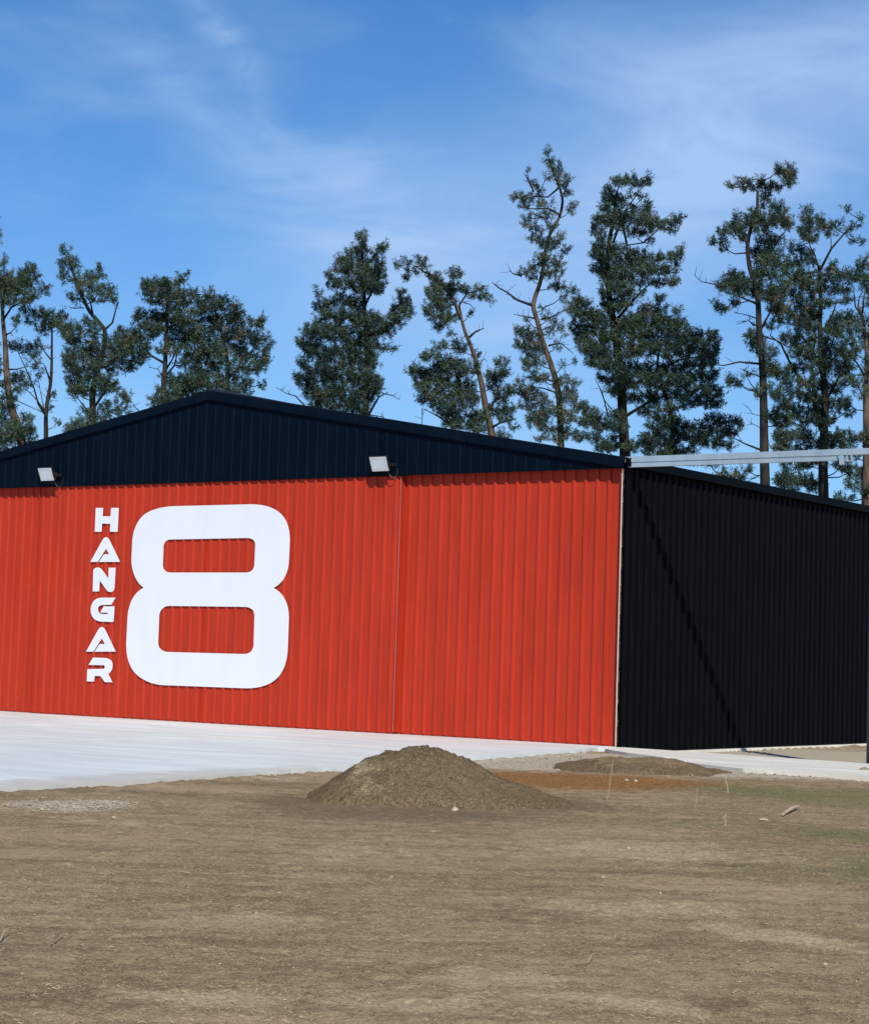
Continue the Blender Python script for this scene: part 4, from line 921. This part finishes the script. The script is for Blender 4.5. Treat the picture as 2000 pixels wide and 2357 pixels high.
pine('t9', 'largest and densest pine, its wide dark crown rising behind the right end of the roof', 76,
     [(1440, 1065), (1436, 1000), (1432, 930), (1428, 870), (1420, 800), (1412, 740), (1404, 690), (1396, 630), (1402, 560), (1412, 500), (1420, 440)], 25,
     [(1400, 440, 14, 10), (1420, 432, 18, 10), (1445, 422, 16, 9), (1465, 425, 18, 8), (1486, 428, 8, 10), (1490, 418, 6, 6), (1405, 458, 20, 12), (1425, 468, 18, 14), (1460, 452, 20, 8, .4), (1480, 455, 10, 6, .4), (1490, 480, 10, 10), (1395, 480, 14, 12), (1465, 485, 18, 10, .5), (1375, 505, 12, 10), (1365, 520, 8, 8), (1375, 532, 12, 9), (1395, 510, 20, 14), (1420, 505, 20, 14), (1445, 510, 24, 14), (1490, 500, 14, 12), (1480, 520, 24, 12), (1505, 525, 18, 8), (1525, 520, 14, 10), (1545, 515, 12, 8), (1560, 508, 10, 8), (1545, 530, 14, 6), (1420, 530, 20, 10, .7), (1455, 540, 24, 10, .8), (1490, 540, 20, 8, .8), (1500, 552, 10, 6, .6),
      (1378, 552, 12, 10), (1372, 570, 10, 10), (1395, 575, 18, 12), (1370, 590, 12, 10), (1395, 598, 24, 14), (1430, 585, 26, 14), (1465, 590, 28, 14), (1400, 615, 28, 14), (1375, 620, 14, 10), (1440, 612, 24, 14), (1475, 612, 22, 12), (1508, 600, 16, 12), (1530, 602, 14, 8), (1550, 595, 14, 8), (1563, 588, 8, 12), (1558, 605, 10, 8), (1510, 625, 22, 12), (1538, 630, 18, 10, .8), (1555, 645, 10, 8, .7), (1480, 635, 24, 12), (1400, 640, 20, 12), (1435, 640, 24, 14), (1390, 650, 14, 10), (1515, 650, 22, 10, .7), (1470, 655, 22, 10, .6), (1540, 660, 14, 8, .8), (1415, 660, 22, 14), (1425, 675, 26, 16), (1390, 682, 14, 12), (1400, 700, 16, 14), (1435, 695, 22, 12), (1460, 680, 18, 8, .6), (1405, 718, 14, 10), (1425, 715, 18, 12),
      (1328, 690, 10, 10), (1325, 710, 14, 12), (1340, 705, 14, 12), (1318, 725, 12, 12), (1345, 730, 20, 16), (1375, 725, 18, 14), (1325, 750, 14, 14), (1350, 758, 22, 16), (1385, 745, 24, 16), (1340, 780, 20, 14), (1370, 785, 26, 18), (1400, 775, 24, 18), (1345, 805, 16, 12), (1420, 745, 16, 12), (1440, 755, 24, 18), (1465, 730, 22, 14), (1490, 715, 22, 12), (1512, 698, 12, 10), (1520, 712, 12, 8), (1490, 740, 28, 16), (1520, 740, 20, 14), (1553, 722, 9, 9), (1550, 738, 14, 12), (1568, 745, 10, 10), (1530, 760, 24, 16), (1560, 765, 20, 14), (1470, 765, 30, 18), (1430, 785, 28, 18), (1500, 780, 30, 18), (1545, 790, 28, 18), (1585, 780, 20, 14), (1608, 775, 12, 12), (1600, 800, 24, 16), (1635, 775, 8, 10), (1645, 768, 8, 8), (1640, 790, 14, 12), (1625, 810, 22, 14), (1648, 808, 10, 12), (1570, 810, 26, 16), (1530, 815, 30, 18), (1480, 810, 30, 18), (1440, 815, 30, 18), (1360, 815, 24, 14), (1390, 820, 26, 16), (1355, 835, 14, 10), (1380, 845, 22, 12), (1410, 850, 26, 16), (1450, 850, 32, 18), (1500, 850, 34, 18), (1550, 850, 32, 18), (1595, 840, 28, 16), (1630, 835, 18, 12), (1395, 870, 18, 12), (1425, 880, 24, 16), (1465, 885, 32, 18), (1515, 885, 34, 18), (1565, 880, 32, 16), (1610, 870, 28, 14), (1640, 865, 14, 10), (1410, 900, 20, 14), (1450, 915, 26, 14), (1500, 915, 30, 16), (1550, 910, 32, 14), (1600, 905, 30, 14), (1640, 895, 20, 12), (1650, 910, 14, 10), (1490, 945, 28, 14, .6), (1530, 945, 24, 14, .7), (1580, 935, 28, 12, .8), (1620, 930, 26, 12, .8), (1650, 930, 14, 10), (1345, 935, 13, 11), (1360, 950, 18, 14), (1350, 970, 22, 14), (1385, 975, 24, 16), (1415, 955, 14, 12), (1420, 985, 22, 14), (1640, 965, 20, 10), (1670, 970, 20, 11), (1690, 978, 13, 12), (1680, 1000, 16, 10), (1650, 995, 24, 14), (1610, 985, 28, 14), (1560, 985, 22, 14, .8), (1510, 980, 28, 18), (1540, 970, 20, 14), (1590, 1010, 34, 16), (1530, 1010, 34, 20), (1490, 1020, 26, 18), (1455, 1030, 24, 14), (1640, 1020, 34, 12), (1410, 1020, 26, 16), (1570, 1040, 40, 12), (1510, 1045, 36, 14), (1670, 1030, 14, 8), (1385, 1035, 18, 12), (1365, 1010, 16, 14)],
     limbs=[(9, (1412, 745), (1445, 705), (1475, 670), (1500, 650)), (7, (1425, 480), (1445, 560), (1480, 560), (1520, 525)), (8, (1400, 650), (1385, 625), (1378, 600)), (9, (1432, 900), (1500, 860), (1560, 830), (1630, 815)), (8, (1428, 870), (1390, 800), (1350, 740)), (6, (1410, 560), (1440, 480), (1480, 430)), (9, (1436, 960), (1500, 920), (1560, 900))],
     bare=[(4, (1400, 960), (1385, 905), (1370, 870)), (3, (1415, 950), (1390, 920), (1378, 895))],
     extra_trunks=[(14, (1550, 1050), (1548, 980), (1540, 930), (1520, 880), (1515, 830), (1520, 780)), (9, (1398, 640), (1388, 570), (1380, 530))], dead=0.01, dens=1.65, tight=0.2, tone=.36, seed=10)
pine('t10', 'tall straight trunked pine with a flat detached top tuft, second tree from the right edge', 70,
     [(1762, 1140), (1760, 1050), (1759, 960), (1756, 860), (1750, 790), (1746, 753), (1744, 700), (1738, 660), (1724, 620), (1718, 570), (1725, 530), (1742, 490), (1743, 440)], 23,
     [(1686, 418, 7, 11), (1700, 428, 12, 9), (1712, 430, 14, 10), (1735, 425, 16, 10), (1750, 415, 12, 10), (1765, 425, 14, 9), (1765, 445, 12, 12), (1762, 462, 8, 8), (1785, 400, 12, 9), (1800, 412, 18, 14), (1815, 398, 16, 11), (1832, 390, 12, 10), (1822, 410, 14, 9), (1790, 425, 14, 9),
      (1695, 500, 6, 12), (1735, 488, 10, 10), (1728, 505, 18, 14), (1780, 482, 16, 12), (1800, 490, 12, 10), (1765, 500, 22, 16), (1700, 520, 22, 14), (1740, 525, 24, 16), (1665, 530, 12, 9), (1645, 548, 10, 7), (1665, 552, 14, 9), (1680, 540, 20, 12), (1675, 562, 12, 6), (1710, 545, 14, 10), (1785, 520, 26, 18), (1812, 520, 9, 14), (1770, 548, 26, 16), (1805, 545, 12, 10, .8), (1750, 570, 22, 14, .9), (1785, 575, 24, 16), (1765, 600, 26, 16), (1800, 605, 20, 14), (1748, 620, 16, 14), (1780, 630, 30, 16),
      (1682, 628, 12, 9), (1700, 635, 18, 12), (1668, 645, 16, 10), (1712, 650, 22, 14), (1685, 660, 24, 12), (1660, 662, 10, 9), (1675, 675, 16, 9), (1740, 650, 20, 14), (1735, 672, 20, 12), (1655, 698, 9, 9), (1668, 706, 15, 9), (1685, 695, 14, 10), (1700, 680, 16, 10), (1765, 660, 24, 16), (1795, 660, 22, 16), (1770, 690, 26, 14), (1790, 705, 22, 14),
      (1720, 775, 9, 10), (1738, 770, 18, 12), (1758, 780, 14, 12), (1725, 792, 10, 9), (1745, 800, 16, 14), (1760, 820, 18, 16), (1780, 835, 16, 14, .8), (1770, 855, 18, 14), (1795, 860, 18, 16), (1712, 865, 10, 8, .8), (1688, 875, 16, 10, .7), (1700, 885, 14, 9, .7), (1675, 885, 9, 7, .6), (1738, 905, 8, 12), (1780, 900, 22, 16), (1795, 930, 22, 18), (1775, 955, 18, 14), (1800, 970, 22, 16), (1808, 1005, 24, 14), (1795, 1030, 20, 12), (1690, 1100, 20, 14, .8), (1660, 1092, 14, 14, .8), (1715, 1085, 10, 12, .7), (1640, 1065, 20, 8), (1600, 1060, 20, 8), (1800, 1110, 22, 16)],
     limbs=[(7, (1742, 665), (1775, 580), (1800, 540)), (7, (1746, 700), (1725, 690), (1690, 672)), (6, (1750, 760), (1770, 720), (1785, 700))],
     bare=[(4, (1672, 662), (1640, 655), (1615, 645), (1598, 630)), (4, (1744, 752), (1722, 738), (1698, 743)), (3, (1735, 750), (1725, 735), (1735, 728)), (6, (1758, 838), (1700, 834), (1665, 843), (1640, 838)), (5, (1758, 925), (1735, 900), (1710, 888)), (4, (1757, 870), (1720, 858), (1700, 850)), (6, (1762, 1040), (1715, 1020), (1682, 1003)), (3, (1748, 735), (1715, 720), (1690, 718)), (2, (1750, 780), (1725, 770), (1705, 775)), (2, (1758, 990), (1735, 975), (1715, 980)), (2, (1758, 960), (1735, 950), (1722, 935)), (5, (1748, 770), (1790, 785), (1825, 800)), (3, (1760, 1090), (1735, 1100), (1715, 1110))], dead=0.04, dens=1.45, tone=.38, seed=11)
pine('t11', 'wide pine with a sparse forked top, standing between the straight trunk and the right edge', 74,
     [(1895, 1160), (1893, 1080), (1895, 1000), (1898, 930), (1895, 870), (1888, 800), (1886, 740), (1890, 690), (1885, 640), (1888, 610)], 24,
     [(1850, 495, 11, 10), (1848, 515, 14, 12), (1862, 530, 16, 12), (1845, 540, 18, 12), (1890, 502, 10, 10), (1888, 520, 12, 12), (1908, 520, 14, 10, .8), (1925, 518, 9, 7, .7), (1937, 492, 8, 8), (1938, 508, 6, 4), (1970, 510, 5, 5), (1965, 525, 10, 6, .6), (1945, 535, 14, 8, .5), (1962, 552, 10, 6, .8), (1975, 565, 5, 3), (1910, 540, 18, 8, .4), (1880, 545, 18, 10, .5), (1850, 560, 18, 12, .7), (1830, 575, 16, 14, .8), (1855, 585, 20, 12, .6), (1835, 600, 18, 12), (1860, 610, 14, 10, .8), (1915, 610, 10, 7), (1905, 625, 14, 9),
      (1820, 630, 22, 14), (1850, 635, 24, 14), (1885, 640, 22, 14), (1915, 645, 20, 14), (1940, 640, 14, 10), (1952, 650, 9, 9), (1830, 655, 30, 16), (1870, 665, 30, 16), (1910, 672, 22, 12), (1940, 672, 16, 9), (1945, 692, 14, 6), (1820, 685, 26, 16), (1860, 695, 30, 16), (1895, 700, 22, 12), (1935, 700, 14, 7), (1785, 685, 18, 14), (1790, 715, 20, 14), (1830, 715, 26, 14), (1865, 725, 22, 14), (1880, 715, 20, 12), (1780, 745, 16, 10), (1805, 740, 20, 12), (1840, 740, 18, 12, .8),
      (1835, 760, 26, 14), (1870, 755, 22, 14), (1815, 785, 22, 16), (1850, 785, 28, 16), (1885, 780, 24, 14), (1925, 745, 20, 16), (1915, 770, 22, 14), (1925, 800, 26, 16), (1830, 815, 24, 16), (1870, 820, 30, 18), (1905, 830, 24, 14), (1940, 825, 20, 14), (1840, 845, 24, 14), (1880, 855, 30, 16), (1920, 860, 26, 12), (1945, 845, 18, 14), (1815, 870, 18, 14, .8), (1855, 880, 26, 14), (1900, 885, 28, 12), (1820, 900, 20, 14, .8), (1845, 915, 24, 14), (1920, 895, 20, 12, .7), (1880, 920, 26, 14), (1830, 940, 26, 14), (1865, 945, 22, 14), (1805, 960, 22, 14), (1840, 970, 24, 14), (1920, 930, 22, 14, .8), (1945, 925, 16, 12, .7), (1910, 960, 24, 14, .8), (1880, 980, 20, 14, .8), (1940, 955, 18, 12, .6), (1800, 1000, 22, 12), (1835, 1005, 28, 14), (1870, 1010, 26, 12), (1910, 1005, 30, 14), (1950, 1005, 24, 12), (1820, 1030, 36, 10), (1880, 1030, 34, 10), (1940, 1025, 34, 10), (1980, 1015, 20, 10), (1830, 1070, 30, 12), (1865, 1065, 26, 12), (1810, 1100, 24, 14), (1845, 1105, 28, 16), (1875, 1120, 24, 14), (1930, 1075, 26, 12), (1960, 1085, 24, 12), (1815, 1130, 22, 10)],
     limbs=[(7, (1888, 620), (1915, 570), (1945, 535), (1965, 515)), (5, (1885, 620), (1870, 585), (1850, 560)), (8, (1895, 870), (1870, 800), (1835, 770)), (9, (1896, 960), (1868, 900), (1830, 850), (1800, 790), (1775, 770)), (7, (1895, 760), (1920, 720), (1930, 690)), (8, (1896, 930), (1930, 870), (1945, 830))],
     bare=[(5, (1905, 620), (1918, 612), (1926, 608)), (5, (1940, 1080), (1965, 1100), (1985, 1120)), (4, (1940, 1060), (1925, 1062), (1930, 1080))], extra_trunks=[(12, (1890, 990), (1875, 930), (1868, 880), (1873, 830), (1880, 770))], dead=0.03, dens=1.35, tight=0.4, tone=.42, seed=12)
pine('t12', 'pine cut by the right edge, its trunk brown below the crown', 70,
     [(1992, 1170), (1994, 1060), (1993, 960), (1992, 900), (1996, 850), (1995, 790), (1988, 735), (1975, 700)], 22,
     [(1985, 600, 12, 9), (1992, 612, 18, 12), (1975, 625, 14, 12), (1995, 635, 16, 12), (1980, 645, 16, 10), (2000, 660, 14, 14), (1965, 645, 8, 8), (2012, 690, 20, 24), (1935, 730, 16, 12), (1960, 735, 22, 14), (1990, 740, 20, 14), (1925, 755, 16, 12), (1955, 760, 24, 14), (1990, 765, 20, 12, .8), (1945, 785, 20, 14), (1970, 800, 18, 12, .8), (1950, 815, 20, 14), (2005, 830, 14, 16), (1995, 850, 16, 14), (1950, 850, 14, 14, .7), (1965, 880, 20, 14, .8), (1945, 880, 16, 12, .8), (1975, 905, 18, 14, .6), (2020, 780, 25, 25), (1960, 930, 16, 12, .6), (1985, 1090, 18, 14), (1965, 1115, 20, 14), (1985, 1130, 16, 12), (1990, 1010, 14, 12), (2015, 1000, 18, 20), (1945, 1145, 22, 12), (1955, 1050, 16, 12), (2030, 900, 25, 30)],
     limbs=[(6, (1988, 735), (1968, 705), (1960, 670)), (5, (1985, 720), (1985, 690), (1990, 660)), (6, (1993, 870), (1970, 835), (1955, 815))], bare=[(4, (1975, 705), (1978, 685), (1990, 665))], dead=0.05, dens=1.1, tone=.42, bk=BARKB, seed=13)
# low shelterbelt growth seen only in gaps further off
